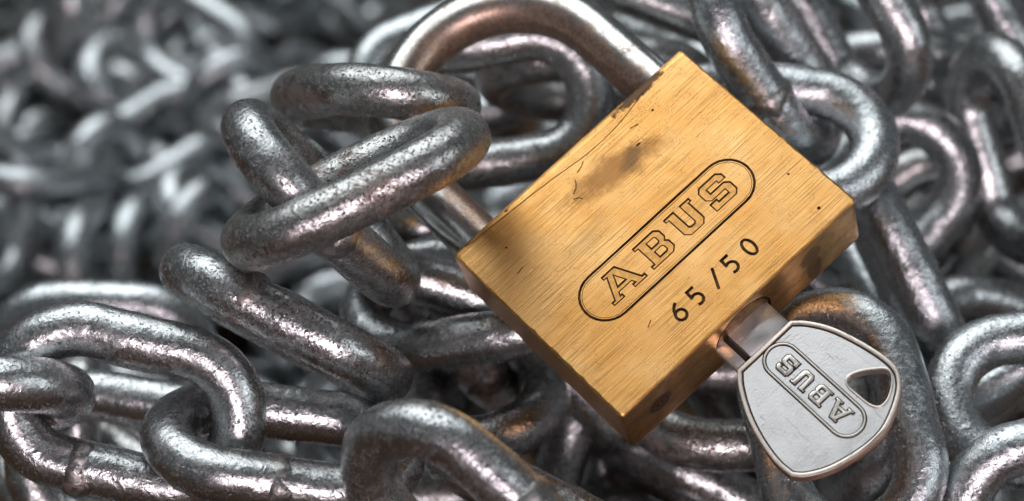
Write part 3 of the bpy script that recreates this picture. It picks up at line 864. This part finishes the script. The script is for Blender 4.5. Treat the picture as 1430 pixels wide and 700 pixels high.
('back',-135.0,489.3,11.1,-0.931,-0.007,0.194,-0.308,'z',None,'steel chain link in the blurred lower pile on the ground far behind the padlock','blurred pile on the ground'),
('back',-113.8,690.8,42.9,-0.526,0.555,-0.162,0.624,'z',None,'steel chain link in the blurred lower pile on the ground far behind the padlock','blurred pile on the ground'),
('back',-152.6,689.3,28.6,0.483,-0.265,0.591,0.590,'z',None,'steel chain link in the blurred lower pile on the ground far behind the padlock','blurred pile on the ground'),
('back',-157.7,681.1,12.4,-0.530,-0.419,-0.468,-0.570,'g',None,'steel chain link in the blurred lower pile on the ground far behind the padlock','blurred pile on the ground'),
('back',-205.7,716.9,16.6,0.053,-0.444,-0.783,0.432,'z',None,'steel chain link in the blurred lower pile on the ground far behind the padlock','blurred pile on the ground'),
('back',-7.9,735.4,25.2,-0.688,-0.340,-0.625,-0.141,'z',None,'steel chain link in the blurred lower pile on the ground far behind the padlock','blurred pile on the ground'),
('back',-6.1,745.7,21.2,0.015,0.875,0.264,-0.405,'z',None,'steel chain link in the blurred lower pile on the ground far behind the padlock','blurred pile on the ground'),
('back',-43.7,730.8,12.3,0.855,-0.260,0.223,-0.390,'g',None,'steel chain link in the blurred lower pile on the ground far behind the padlock','blurred pile on the ground'),
('back',-44.3,708.7,20.2,-0.586,-0.081,0.408,0.695,'g',None,'steel chain link in the blurred lower pile on the ground far behind the padlock','blurred pile on the ground'),
('back',-65.0,694.2,14.1,-0.024,-0.236,0.744,0.625,'g',None,'steel chain link in the blurred lower pile on the ground far behind the padlock','blurred pile on the ground'),
('back',-95.6,680.5,26.5,-0.162,-0.445,0.809,-0.348,'z',None,'steel chain link in the blurred lower pile on the ground far behind the padlock','blurred pile on the ground'),
('back',-152.6,668.7,17.9,-0.451,0.014,0.422,0.786,'g',None,'steel chain link in the blurred lower pile on the ground far behind the padlock','blurred pile on the ground'),
('back',-176.2,661.9,18.8,0.803,-0.466,0.311,-0.203,'z',None,'steel chain link in the blurred lower pile on the ground far behind the padlock','blurred pile on the ground'),
('back',-156.0,697.3,20.0,0.083,0.902,0.236,0.353,'z',None,'steel chain link in the blurred lower pile on the ground far behind the padlock','blurred pile on the ground'),
('back',-138.1,697.7,21.4,0.513,-0.244,-0.571,-0.592,'g',None,'steel chain link in the blurred lower pile on the ground far behind the padlock','blurred pile on the ground'),
('back',-26.2,611.4,11.3,0.334,0.910,-0.230,-0.084,'z',None,'steel chain link in the blurred lower pile on the ground far behind the padlock','blurred pile on the ground'),
('back',-8.2,596.5,12.0,0.312,-0.890,0.313,-0.114,'z',None,'steel chain link in the blurred lower pile on the ground far behind the padlock','blurred pile on the ground'),
('back',9.1,566.8,21.8,0.030,-0.308,0.592,-0.745,'z',None,'steel chain link in the blurred lower pile on the ground far behind the padlock','blurred pile on the ground'),
('back',-22.7,544.7,9.9,-0.353,-0.040,0.238,0.904,'g',None,'steel chain link in the blurred lower pile on the ground far behind the padlock','blurred pile on the ground'),
('back',-30.8,524.5,24.1,0.609,0.242,-0.718,-0.234,'z',None,'steel chain link in the blurred lower pile on the ground far behind the padlock','blurred pile on the ground'),
('back',-34.9,506.9,23.2,-0.203,-0.211,0.929,0.228,'g',None,'steel chain link in the blurred lower pile on the ground far behind the padlock','blurred pile on the ground'),
('back',10.8,518.3,43.1,0.216,0.342,-0.910,-0.088,'g',None,'steel chain link in the blurred lower pile on the ground far behind the padlock','blurred pile on the ground'),
('back',-12.2,510.6,38.8,0.654,0.509,0.245,0.503,'z',None,'steel chain link in the blurred lower pile on the ground far behind the padlock','blurred pile on the ground'),
('back',-8.6,527.8,34.6,-0.055,0.342,0.886,-0.308,'z',None,'steel chain link in the blurred lower pile on the ground far behind the padlock','blurred pile on the ground'),
('back',-32.3,536.4,32.5,0.028,-0.130,-0.320,0.938,'g',None,'steel chain link in the blurred lower pile on the ground far behind the padlock','blurred pile on the ground'),
('back',-81.2,698.6,39.4,0.352,0.068,0.807,0.470,'g',None,'steel chain link in the blurred lower pile on the ground far behind the padlock','blurred pile on the ground'),
('back',-119.9,708.4,27.4,-0.050,0.247,0.919,-0.304,'g',None,'steel chain link in the blurred lower pile on the ground far behind the padlock','blurred pile on the ground'),
('back',-128.2,730.1,24.0,0.567,-0.443,-0.570,0.397,'z',None,'steel chain link in the blurred lower pile on the ground far behind the padlock','blurred pile on the ground'),
('back',-125.5,776.5,18.9,-0.555,0.112,-0.618,0.545,'z',None,'steel chain link in the blurred lower pile on the ground far behind the padlock','blurred pile on the ground'),
('back',-75.6,715.7,15.7,0.448,0.858,-0.232,0.096,'z',None,'steel chain link in the blurred lower pile on the ground far behind the padlock','blurred pile on the ground'),
('back',-54.9,703.5,17.5,-0.218,0.844,-0.487,-0.042,'g',None,'steel chain link in the blurred lower pile on the ground far behind the padlock','blurred pile on the ground'),
('back',-12.3,696.2,5.8,0.684,-0.033,-0.025,-0.728,'z',None,'steel chain link in the blurred lower pile on the ground far behind the padlock','blurred pile on the ground'),
('back',-81.7,755.4,28.5,-0.626,0.059,-0.210,-0.748,'g',None,'steel chain link in the blurred lower pile on the ground far behind the padlock','blurred pile on the ground'),
('back',-98.7,754.0,31.0,0.197,0.099,-0.896,-0.385,'z',None,'steel chain link in the blurred lower pile on the ground far behind the padlock','blurred pile on the ground'),
('back',-123.4,750.6,39.9,0.153,0.039,-0.906,0.393,'g',None,'steel chain link in the blurred lower pile on the ground far behind the padlock','blurred pile on the ground'),
('back',-142.7,756.0,30.3,0.068,0.423,-0.003,-0.904,'g',None,'steel chain link in the blurred lower pile on the ground far behind the padlock','blurred pile on the ground'),
('back',-168.2,727.1,17.3,-0.204,0.443,-0.671,0.558,'z',None,'steel chain link in the blurred lower pile on the ground far behind the padlock','blurred pile on the ground'),
('back',-186.4,652.5,23.1,-0.761,0.365,0.006,0.536,'g',None,'steel chain link in the blurred lower pile on the ground far behind the padlock','blurred pile on the ground'),
('back',-189.6,636.5,31.0,0.512,0.389,-0.466,-0.607,'z',None,'steel chain link in the blurred lower pile on the ground far behind the padlock','blurred pile on the ground'),
('back',-186.3,618.0,25.3,-0.088,0.958,-0.252,-0.107,'z',None,'steel chain link in the blurred lower pile on the ground far behind the padlock','blurred pile on the ground'),
('back',-165.4,604.4,24.7,-0.494,0.780,0.077,0.377,'z',None,'steel chain link in the blurred lower pile on the ground far behind the padlock','blurred pile on the ground'),
('back',-118.4,570.3,11.3,0.196,0.080,0.357,0.910,'g',None,'steel chain link in the blurred lower pile on the ground far behind the padlock','blurred pile on the ground'),
('back',-139.6,574.6,12.2,-0.042,0.092,-0.817,-0.568,'z',None,'steel chain link in the blurred lower pile on the ground far behind the padlock','blurred pile on the ground'),
('back',-163.8,574.7,21.1,-0.109,0.066,0.907,-0.402,'z',None,'steel chain link in the blurred lower pile on the ground far behind the padlock','blurred pile on the ground'),
('back',-151.8,536.4,23.9,-0.737,-0.183,-0.634,-0.150,'z',None,'steel chain link in the blurred lower pile on the ground far behind the padlock','blurred pile on the ground'),
('back',-142.4,527.5,11.0,-0.954,-0.244,-0.061,0.166,'g',None,'steel chain link in the blurred lower pile on the ground far behind the padlock','blurred pile on the ground'),
('back',-127.3,529.1,9.9,0.114,0.820,-0.551,0.110,'z',None,'steel chain link in the blurred lower pile on the ground far behind the padlock','blurred pile on the ground'),
('back',-99.7,482.2,14.1,-0.358,0.787,-0.433,0.256,'z',None,'steel chain link in the blurred lower pile on the ground far behind the padlock','blurred pile on the ground'),
('back',-101.1,471.5,9.8,-0.876,0.034,-0.167,0.451,'g',None,'steel chain link in the blurred lower pile on the ground far behind the padlock','blurred pile on the ground'),
('back',-85.1,500.9,11.0,-0.153,-0.542,-0.782,-0.267,'z',None,'steel chain link in the blurred lower pile on the ground far behind the padlock','blurred pile on the ground'),
('back',-92.2,519.5,9.9,0.030,-0.708,-0.682,0.182,'z',None,'steel chain link in the blurred lower pile on the ground far behind the padlock','blurred pile on the ground'),
('back',-67.0,558.6,34.9,-0.274,-0.287,-0.113,0.911,'z',None,'steel chain link in the blurred lower pile on the ground far behind the padlock','blurred pile on the ground'),
('back',-78.3,542.5,29.7,-0.666,-0.018,0.638,0.386,'z',None,'steel chain link in the blurred lower pile on the ground far behind the padlock','blurred pile on the ground'),
('back',-105.0,536.9,29.5,0.417,-0.596,-0.404,0.554,'z',None,'steel chain link in the blurred lower pile on the ground far behind the padlock','blurred pile on the ground'),
('back',-110.7,560.6,28.2,0.378,0.062,0.062,0.922,'z',None,'steel chain link in the blurred lower pile on the ground far behind the padlock','blurred pile on the ground'),
('back',-94.2,588.1,39.2,-0.920,-0.192,0.107,-0.323,'z',None,'steel chain link in the blurred lower pile on the ground far behind the padlock','blurred pile on the ground'),
('back',-72.9,602.7,44.2,0.543,0.652,0.528,-0.032,'z',None,'steel chain link in the blurred lower pile on the ground far behind the padlock','blurred pile on the ground'),
('back',-38.7,629.2,30.1,-0.030,0.983,0.016,-0.183,'g',None,'steel chain link in the blurred lower pile on the ground far behind the padlock','blurred pile on the ground'),
('back',-49.1,594.6,40.8,-0.564,-0.619,-0.352,-0.420,'z',None,'steel chain link in the blurred lower pile on the ground far behind the padlock','blurred pile on the ground'),
('back',-21.9,595.8,27.2,-0.020,0.580,-0.813,-0.034,'z',None,'steel chain link in the blurred lower pile on the ground far behind the padlock','blurred pile on the ground'),
('back',-25.0,575.2,31.0,-0.353,0.543,-0.191,0.737,'z',None,'steel chain link in the blurred lower pile on the ground far behind the padlock','blurred pile on the ground'),
('back',-35.9,569.3,52.3,-0.207,0.281,0.587,0.730,'z',None,'steel chain link in the blurred lower pile on the ground far behind the padlock','blurred pile on the ground'),
('back',-59.0,565.7,57.1,-0.046,0.280,-0.959,0.012,'g',None,'steel chain link in the blurred lower pile on the ground far behind the padlock','blurred pile on the ground'),
('back',-91.4,552.5,24.5,-0.456,0.668,0.336,-0.482,'z',None,'steel chain link in the blurred lower pile on the ground far behind the padlock','blurred pile on the ground'),
('back',-70.5,548.1,34.4,-0.952,-0.092,-0.278,0.087,'z',None,'steel chain link in the blurred lower pile on the ground far behind the padlock','blurred pile on the ground'),
('back',-35.8,512.1,27.2,-0.140,0.979,-0.061,0.133,'z',None,'steel chain link in the blurred lower pile on the ground far behind the padlock','blurred pile on the ground'),
('back',-48.9,562.4,36.1,0.235,0.796,0.472,-0.296,'z',None,'steel chain link in the blurred lower pile on the ground far behind the padlock','blurred pile on the ground'),
('back',-57.9,579.6,34.3,0.590,0.086,-0.246,0.764,'g',None,'steel chain link in the blurred lower pile on the ground far behind the padlock','blurred pile on the ground'),
('back',-70.7,600.1,45.1,-0.324,-0.339,-0.322,-0.823,'z',None,'steel chain link in the blurred lower pile on the ground far behind the padlock','blurred pile on the ground'),
('back',-87.0,618.5,52.7,-0.022,-0.339,-0.779,-0.528,'z',None,'steel chain link in the blurred lower pile on the ground far behind the padlock','blurred pile on the ground'),
('back',-62.5,637.9,28.7,0.368,-0.814,-0.403,0.201,'z',None,'steel chain link in the blurred lower pile on the ground far behind the padlock','blurred pile on the ground'),
('right',60.2,507.9,62.7,-0.188,0.455,-0.855,0.162,'g',None,'blurred steel chain link packed in the heap behind the padlock and key','heap behind the padlock'),
('right',48.2,486.5,62.7,0.305,-0.442,0.517,-0.667,'g',None,'blurred steel chain link packed in the heap behind the padlock and key','heap behind the padlock'),
('right',43.5,463.7,66.5,-0.805,-0.100,0.267,0.519,'g',None,'blurred steel chain link packed in the heap behind the padlock and key','heap behind the padlock'),
('right',53.9,442.9,75.9,0.605,0.605,-0.472,-0.212,'g',None,'blurred steel chain link packed in the heap behind the padlock and key','heap behind the padlock'),
('right',66.3,421.8,90.7,0.141,0.875,-0.365,0.285,'g',None,'blurred steel chain link packed in the heap behind the padlock and key','heap behind the padlock'),
('right',71.8,401.5,93.1,-0.797,0.175,-0.341,0.466,'z',None,'blurred steel chain link packed in the heap behind the padlock and key','heap behind the padlock'),
('right',89.5,397.5,81.9,0.596,0.769,0.212,-0.086,'g',None,'blurred steel chain link packed in the heap behind the padlock and key','heap behind the padlock'),
('right',108.9,400.1,71.4,0.216,0.948,-0.022,-0.233,'z',None,'blurred steel chain link packed in the heap behind the padlock and key','heap behind the padlock'),
('right',120.2,391.4,69.3,-0.078,0.891,0.431,0.119,'g',None,'blurred steel chain link packed in the heap behind the padlock and key','heap behind the padlock'),
('right',87.6,419.9,58.5,-0.283,0.774,0.556,0.108,'g',None,'blurred steel chain link packed in the heap behind the padlock and key','heap behind the padlock'),
('right',95.6,435.4,65.0,-0.010,-0.470,0.255,0.845,'g',None,'blurred steel chain link packed in the heap behind the padlock and key','heap behind the padlock'),
('right',97.5,472.9,60.3,-0.460,-0.283,-0.817,-0.204,'g',None,'blurred steel chain link packed in the heap behind the padlock and key','heap behind the padlock'),
('right',98.1,499.7,59.7,-0.145,0.769,0.594,-0.184,'g',None,'blurred steel chain link packed in the heap behind the padlock and key','heap behind the padlock'),
('right',107.5,523.5,59.1,0.713,-0.469,-0.312,0.416,'g',None,'blurred steel chain link packed in the heap behind the padlock and key','heap behind the padlock'),
('right',113.6,540.7,72.4,0.493,0.236,-0.461,0.699,'g',None,'blurred steel chain link packed in the heap behind the padlock and key','heap behind the padlock'),
('right',116.0,555.1,91.8,-0.336,-0.732,-0.342,-0.484,'g',None,'blurred steel chain link packed in the heap behind the padlock and key','heap behind the padlock'),
('right',122.7,578.1,87.0,0.104,0.838,0.489,-0.216,'g',None,'blurred steel chain link packed in the heap behind the padlock and key','heap behind the padlock'),
('right',168.8,607.6,72.8,0.105,0.829,-0.541,0.094,'z',None,'blurred steel chain link packed in the heap behind the padlock and key','heap behind the padlock'),
('right',74.6,471.9,61.9,-0.361,0.859,0.330,0.153,'g',None,'blurred steel chain link packed in the heap behind the padlock and key','heap behind the padlock'),
('right',97.5,473.5,59.5,-0.810,0.528,-0.181,-0.178,'g',None,'blurred steel chain link packed in the heap behind the padlock and key','heap behind the padlock'),
('right',122.9,471.7,56.5,-0.921,-0.371,0.053,0.107,'g',None,'blurred steel chain link packed in the heap behind the padlock and key','heap behind the padlock'),
('right',143.2,464.6,57.7,-0.510,-0.832,0.214,0.042,'g',None,'blurred steel chain link packed in the heap behind the padlock and key','heap behind the padlock'),
('right',165.3,451.9,61.8,-0.214,0.900,-0.357,0.132,'g',None,'blurred steel chain link packed in the heap behind the padlock and key','heap behind the padlock'),
('right',179.4,444.4,61.0,-0.939,0.211,-0.170,-0.212,'g',None,'blurred steel chain link packed in the heap behind the padlock and key','heap behind the padlock'),
('right',142.8,414.4,53.0,-0.300,-0.149,-0.105,-0.936,'z',None,'blurred steel chain link packed in the heap behind the padlock and key','heap behind the padlock'),
('right',142.8,425.2,52.6,-0.151,-0.288,-0.944,-0.064,'g',None,'blurred steel chain link packed in the heap behind the padlock and key','heap behind the padlock'),
('right',146.5,439.8,76.1,0.019,-0.732,0.671,0.120,'z',None,'blurred steel chain link packed in the heap behind the padlock and key','heap behind the padlock'),
('right',150.6,419.4,72.2,-0.363,0.723,-0.548,0.213,'g',None,'blurred steel chain link packed in the heap behind the padlock and key','heap behind the padlock'),
('right',153.6,400.1,61.2,-0.769,-0.102,-0.387,0.499,'g',None,'blurred steel chain link packed in the heap behind the padlock and key','heap behind the padlock'),
('right',189.5,440.9,62.3,-0.209,0.260,0.562,0.757,'g',None,'blurred steel chain link packed in the heap behind the padlock and key','heap behind the padlock'),
('right',176.8,454.3,54.8,-0.138,-0.565,-0.752,-0.311,'z',None,'blurred steel chain link packed in the heap behind the padlock and key','heap behind the padlock'),
('right',179.8,465.8,65.2,-0.631,0.712,0.105,-0.290,'g',None,'blurred steel chain link packed in the heap behind the padlock and key','heap behind the padlock'),
('right',200.0,522.6,55.6,0.691,0.017,0.272,0.670,'g',None,'blurred steel chain link packed in the heap behind the padlock and key','heap behind the padlock'),
('right',186.9,554.3,61.5,0.423,0.264,-0.856,-0.136,'g',None,'blurred steel chain link packed in the heap behind the padlock and key','heap behind the padlock'),
('right',163.4,486.7,74.2,0.652,0.206,0.362,0.634,'g',None,'blurred steel chain link packed in the heap behind the padlock and key','heap behind the padlock'),
('right',160.0,503.4,70.9,0.193,0.480,0.848,0.119,'s',None,'blurred steel chain link packed in the heap behind the padlock and key','heap behind the padlock'),
('right',152.5,529.3,66.4,0.234,-0.585,-0.606,0.486,'z',None,'blurred steel chain link packed in the heap behind the padlock and key','heap behind the padlock'),
('right',155.3,550.5,62.5,-0.932,0.128,0.162,-0.296,'z',None,'blurred steel chain link packed in the heap behind the padlock and key','heap behind the padlock'),
('right',156.0,574.0,59.0,0.529,0.219,0.463,0.677,'s',None,'blurred steel chain link packed in the heap behind the padlock and key','heap behind the padlock'),
('right',130.9,617.5,55.2,0.094,-0.015,0.372,0.923,'s',None,'blurred steel chain link packed in the heap behind the padlock and key','heap behind the padlock'),
('right',119.0,611.4,68.3,-0.558,0.153,0.813,-0.063,'s',None,'blurred steel chain link packed in the heap behind the padlock and key','heap behind the padlock'),
('right',100.7,518.2,72.3,0.222,0.341,0.295,0.865,'g',None,'blurred steel chain link packed in the heap behind the padlock and key','heap behind the padlock'),
('right',98.2,541.8,64.6,0.374,0.486,0.790,0.017,'s',None,'blurred steel chain link packed in the heap behind the padlock and key','heap behind the padlock'),
('right',101.9,587.4,67.9,-0.792,-0.165,0.192,0.555,'g',None,'blurred steel chain link packed in the heap behind the padlock and key','heap behind the padlock'),
('right',90.4,611.0,61.4,-0.681,0.490,-0.148,0.523,'z',None,'blurred steel chain link packed in the heap behind the padlock and key','heap behind the padlock'),
('right',75.2,627.3,51.9,-0.298,0.035,-0.953,-0.035,'g',None,'blurred steel chain link packed in the heap behind the padlock and key','heap behind the padlock'),
('right',63.5,593.3,57.3,-0.340,-0.615,0.315,-0.638,'g',None,'blurred steel chain link packed in the heap behind the padlock and key','heap behind the padlock'),
('right',58.1,579.7,68.0,0.494,-0.143,0.036,0.857,'s',None,'blurred steel chain link packed in the heap behind the padlock and key','heap behind the padlock'),
('right',103.0,605.2,73.1,-0.440,0.472,0.733,-0.214,'s',None,'blurred steel chain link packed in the heap behind the padlock and key','heap behind the padlock'),
('right',114.5,620.6,67.6,-0.358,-0.929,-0.083,0.036,'g',None,'blurred steel chain link packed in the heap behind the padlock and key','heap behind the padlock'),
('right',56.3,596.8,77.4,0.648,-0.312,-0.085,0.690,'g',None,'blurred steel chain link packed in the heap behind the padlock and key','heap behind the padlock'),
('right',72.6,590.6,55.2,-0.720,-0.123,0.260,0.631,'g',None,'blurred steel chain link packed in the heap behind the padlock and key','heap behind the padlock'),
('right',75.1,544.6,70.1,0.427,0.868,-0.117,0.225,'s',None,'blurred steel chain link packed in the heap behind the padlock and key','heap behind the padlock'),
('right',102.1,552.0,69.4,-0.364,0.911,0.104,-0.164,'g',None,'blurred steel chain link packed in the heap behind the padlock and key','heap behind the padlock'),
('right',148.4,574.4,70.0,-0.728,-0.609,0.094,-0.299,'g',None,'blurred steel chain link packed in the heap behind the padlock and key','heap behind the padlock'),
('right',168.6,583.2,69.8,0.135,0.837,0.509,-0.150,'s',None,'blurred steel chain link packed in the heap behind the padlock and key','heap behind the padlock'),
('right',45.9,597.3,90.2,0.779,0.156,0.381,0.473,'z',None,'blurred steel chain link packed in the heap behind the padlock and key','heap behind the padlock'),
('right',55.7,606.4,77.0,0.668,0.687,-0.139,0.251,'g',None,'blurred steel chain link packed in the heap behind the padlock and key','heap behind the padlock'),
('right',105.0,532.6,94.7,-0.418,0.716,-0.557,-0.038,'z',None,'blurred steel chain link packed in the heap behind the padlock and key','heap behind the padlock'),
('right',123.9,523.0,87.5,-0.944,0.234,-0.163,-0.165,'s',None,'blurred steel chain link packed in the heap behind the padlock and key','heap behind the padlock'),
('right',148.6,530.8,78.3,0.797,0.572,0.139,0.138,'g',None,'blurred steel chain link packed in the heap behind the padlock and key','heap behind the padlock'),
('right',164.1,534.4,69.9,-0.472,-0.669,0.572,0.040,'g',None,'blurred steel chain link packed in the heap behind the padlock and key','heap behind the padlock'),
('right',183.8,523.1,65.2,-0.502,0.835,-0.198,-0.107,'z',None,'blurred steel chain link packed in the heap behind the padlock and key','heap behind the padlock'),
('right',161.2,502.9,47.3,0.448,0.049,0.044,-0.891,'s',None,'blurred steel chain link packed in the heap behind the padlock and key','heap behind the padlock'),
('right',148.5,511.6,51.3,-0.201,-0.082,-0.258,-0.941,'g',None,'blurred steel chain link packed in the heap behind the padlock and key','heap behind the padlock'),
('right',133.5,518.4,49.0,-0.068,0.937,0.333,0.082,'z',None,'blurred steel chain link packed in the heap behind the padlock and key','heap behind the padlock'),
('core',63.9,327.3,73.0,-0.787,-0.551,0.259,0.097,'z',None,'shadowed steel chain link packed into the gaps under the padlock and front links','heap under the padlock'),
('core',87.5,322.7,78.1,0.063,0.959,0.272,0.049,'g',None,'shadowed steel chain link packed into the gaps under the padlock and front links','heap under the padlock'),
('core',30.4,324.6,57.0,0.939,0.229,-0.239,-0.097,'g',None,'shadowed steel chain link packed into the gaps under the padlock and front links','heap under the padlock'),
('core',10.5,346.1,68.1,0.951,0.210,-0.126,-0.191,'g',None,'shadowed steel chain link packed into the gaps under the padlock and front links','heap under the padlock'),
('core',49.9,371.3,87.1,0.658,0.641,0.263,-0.293,'s',None,'shadowed steel chain link packed into the gaps under the padlock and front links','heap under the padlock'),
('core',60.2,359.2,90.9,-0.386,0.592,-0.588,0.393,'g',None,'shadowed steel chain link packed into the gaps under the padlock and front links','heap under the padlock'),
('core',-13.2,365.7,59.1,0.678,0.727,0.091,0.055,'g',None,'shadowed steel chain link packed into the gaps under the padlock and front links','heap under the padlock'),
('core',3.6,369.7,54.1,-0.246,0.848,0.436,-0.173,'g',None,'shadowed steel chain link packed into the gaps under the padlock and front links','heap under the padlock'),
('core',65.5,391.0,72.0,0.189,0.873,-0.444,-0.077,'z',None,'shadowed steel chain link packed into the gaps under the padlock and front links','heap under the padlock'),
('core',67.3,357.8,75.8,-0.310,-0.161,0.678,-0.647,'z',None,'shadowed steel chain link packed into the gaps under the padlock and front links','heap under the padlock'),
('core',73.1,371.8,52.9,-0.020,0.051,-0.972,-0.227,'z',None,'shadowed steel chain link packed into the gaps under the padlock and front links','heap under the padlock'),
('core',51.3,384.4,59.2,0.321,-0.194,-0.731,0.570,'s',None,'shadowed steel chain link packed into the gaps under the padlock and front links','heap under the padlock'),
('core',31.8,400.2,67.4,0.302,0.186,0.033,0.934,'g',None,'shadowed steel chain link packed into the gaps under the padlock and front links','heap under the padlock'),
('core',3.5,368.4,95.5,0.251,0.311,0.421,0.814,'g',None,'shadowed steel chain link packed into the gaps under the padlock and front links','heap under the padlock'),
('core',-8.8,384.0,87.3,-0.456,-0.420,-0.729,0.290,'s',None,'shadowed steel chain link packed into the gaps under the padlock and front links','heap under the padlock'),
('core',-24.8,391.9,68.2,0.203,-0.294,-0.390,0.849,'z',None,'shadowed steel chain link packed into the gaps under the padlock and front links','heap under the padlock'),
('core',-41.4,406.8,56.2,-0.489,0.148,-0.362,-0.780,'g',None,'shadowed steel chain link packed into the gaps under the padlock and front links','heap under the padlock'),
('core',-90.1,426.2,8.8,-0.336,-0.095,0.159,0.923,'s',None,'shadowed steel chain link packed into the gaps under the padlock and front links','heap under the padlock'),
('core',108.1,382.5,54.0,-0.111,0.753,-0.625,-0.173,'s',None,'shadowed steel chain link packed into the gaps under the padlock and front links','heap under the padlock'),
('core',92.3,358.0,59.4,-0.597,0.651,-0.172,0.437,'s',None,'shadowed steel chain link packed into the gaps under the padlock and front links','heap under the padlock'),
('core',-73.3,365.2,70.5,0.317,0.094,-0.037,0.943,'s',None,'shadowed steel chain link packed into the gaps under the padlock and front links','heap under the padlock'),
('core',-80.0,388.5,71.2,-0.558,-0.376,-0.619,-0.405,'g',None,'shadowed steel chain link packed into the gaps under the padlock and front links','heap under the padlock'),
('core',-81.6,396.4,48.6,0.501,0.484,0.540,-0.472,'g',None,'shadowed steel chain link packed into the gaps under the padlock and front links','heap under the padlock'),
('core',-48.1,381.6,51.1,0.890,0.010,0.107,-0.442,'z',None,'shadowed steel chain link packed into the gaps under the padlock and front links','heap under the padlock'),
('core',-57.0,370.8,52.4,-0.648,-0.087,0.277,0.704,'z',None,'shadowed steel chain link packed into the gaps under the padlock and front links','heap under the padlock'),
('core',-69.7,349.2,54.6,-0.152,-0.361,0.886,0.247,'g',None,'shadowed steel chain link packed into the gaps under the padlock and front links','heap under the padlock'),
('core',-81.7,334.8,53.4,0.169,-0.348,0.888,-0.250,'g',None,'shadowed steel chain link packed into the gaps under the padlock and front links','heap under the padlock'),
('core',134.0,353.3,62.6,0.383,-0.432,-0.060,-0.814,'s',None,'shadowed steel chain link packed into the gaps under the padlock and front links','heap under the padlock'),
('core',52.5,309.9,70.9,0.251,0.149,-0.140,0.946,'s',None,'shadowed steel chain link packed into the gaps under the padlock and front links','heap under the padlock'),
]
MATS = {'g': M_STEEL, 's': M_STEEL2, 'z': M_STEEL3}
shared = {}
for (kind, x, y, z, qw, qx, qy, qz, mk, weld, label, group) in LINKS:
    i = len(shared)
    vi = random.randrange(len(VARIANTS))
    if (vi, mk) not in shared:
        m = VARIANTS[vi].copy()
        m.materials.append(MATS[mk])
        shared[(vi, mk)] = m
    o = bpy.data.objects.new('chain_link', shared[(vi, mk)])
    col.objects.link(o)
    o.location = (x / 1000, y / 1000, z / 1000)
    o.rotation_mode = 'QUATERNION'
    o.rotation_quaternion = (qw, qx, qy, qz)
    o['label'] = label
    o['category'] = 'chain link'
    o['group'] = group
    if weld:
        side, wx = weld
        w = link_obj('weld_seam', weld_mesh(x + y, side, wx), M_WELD, o)
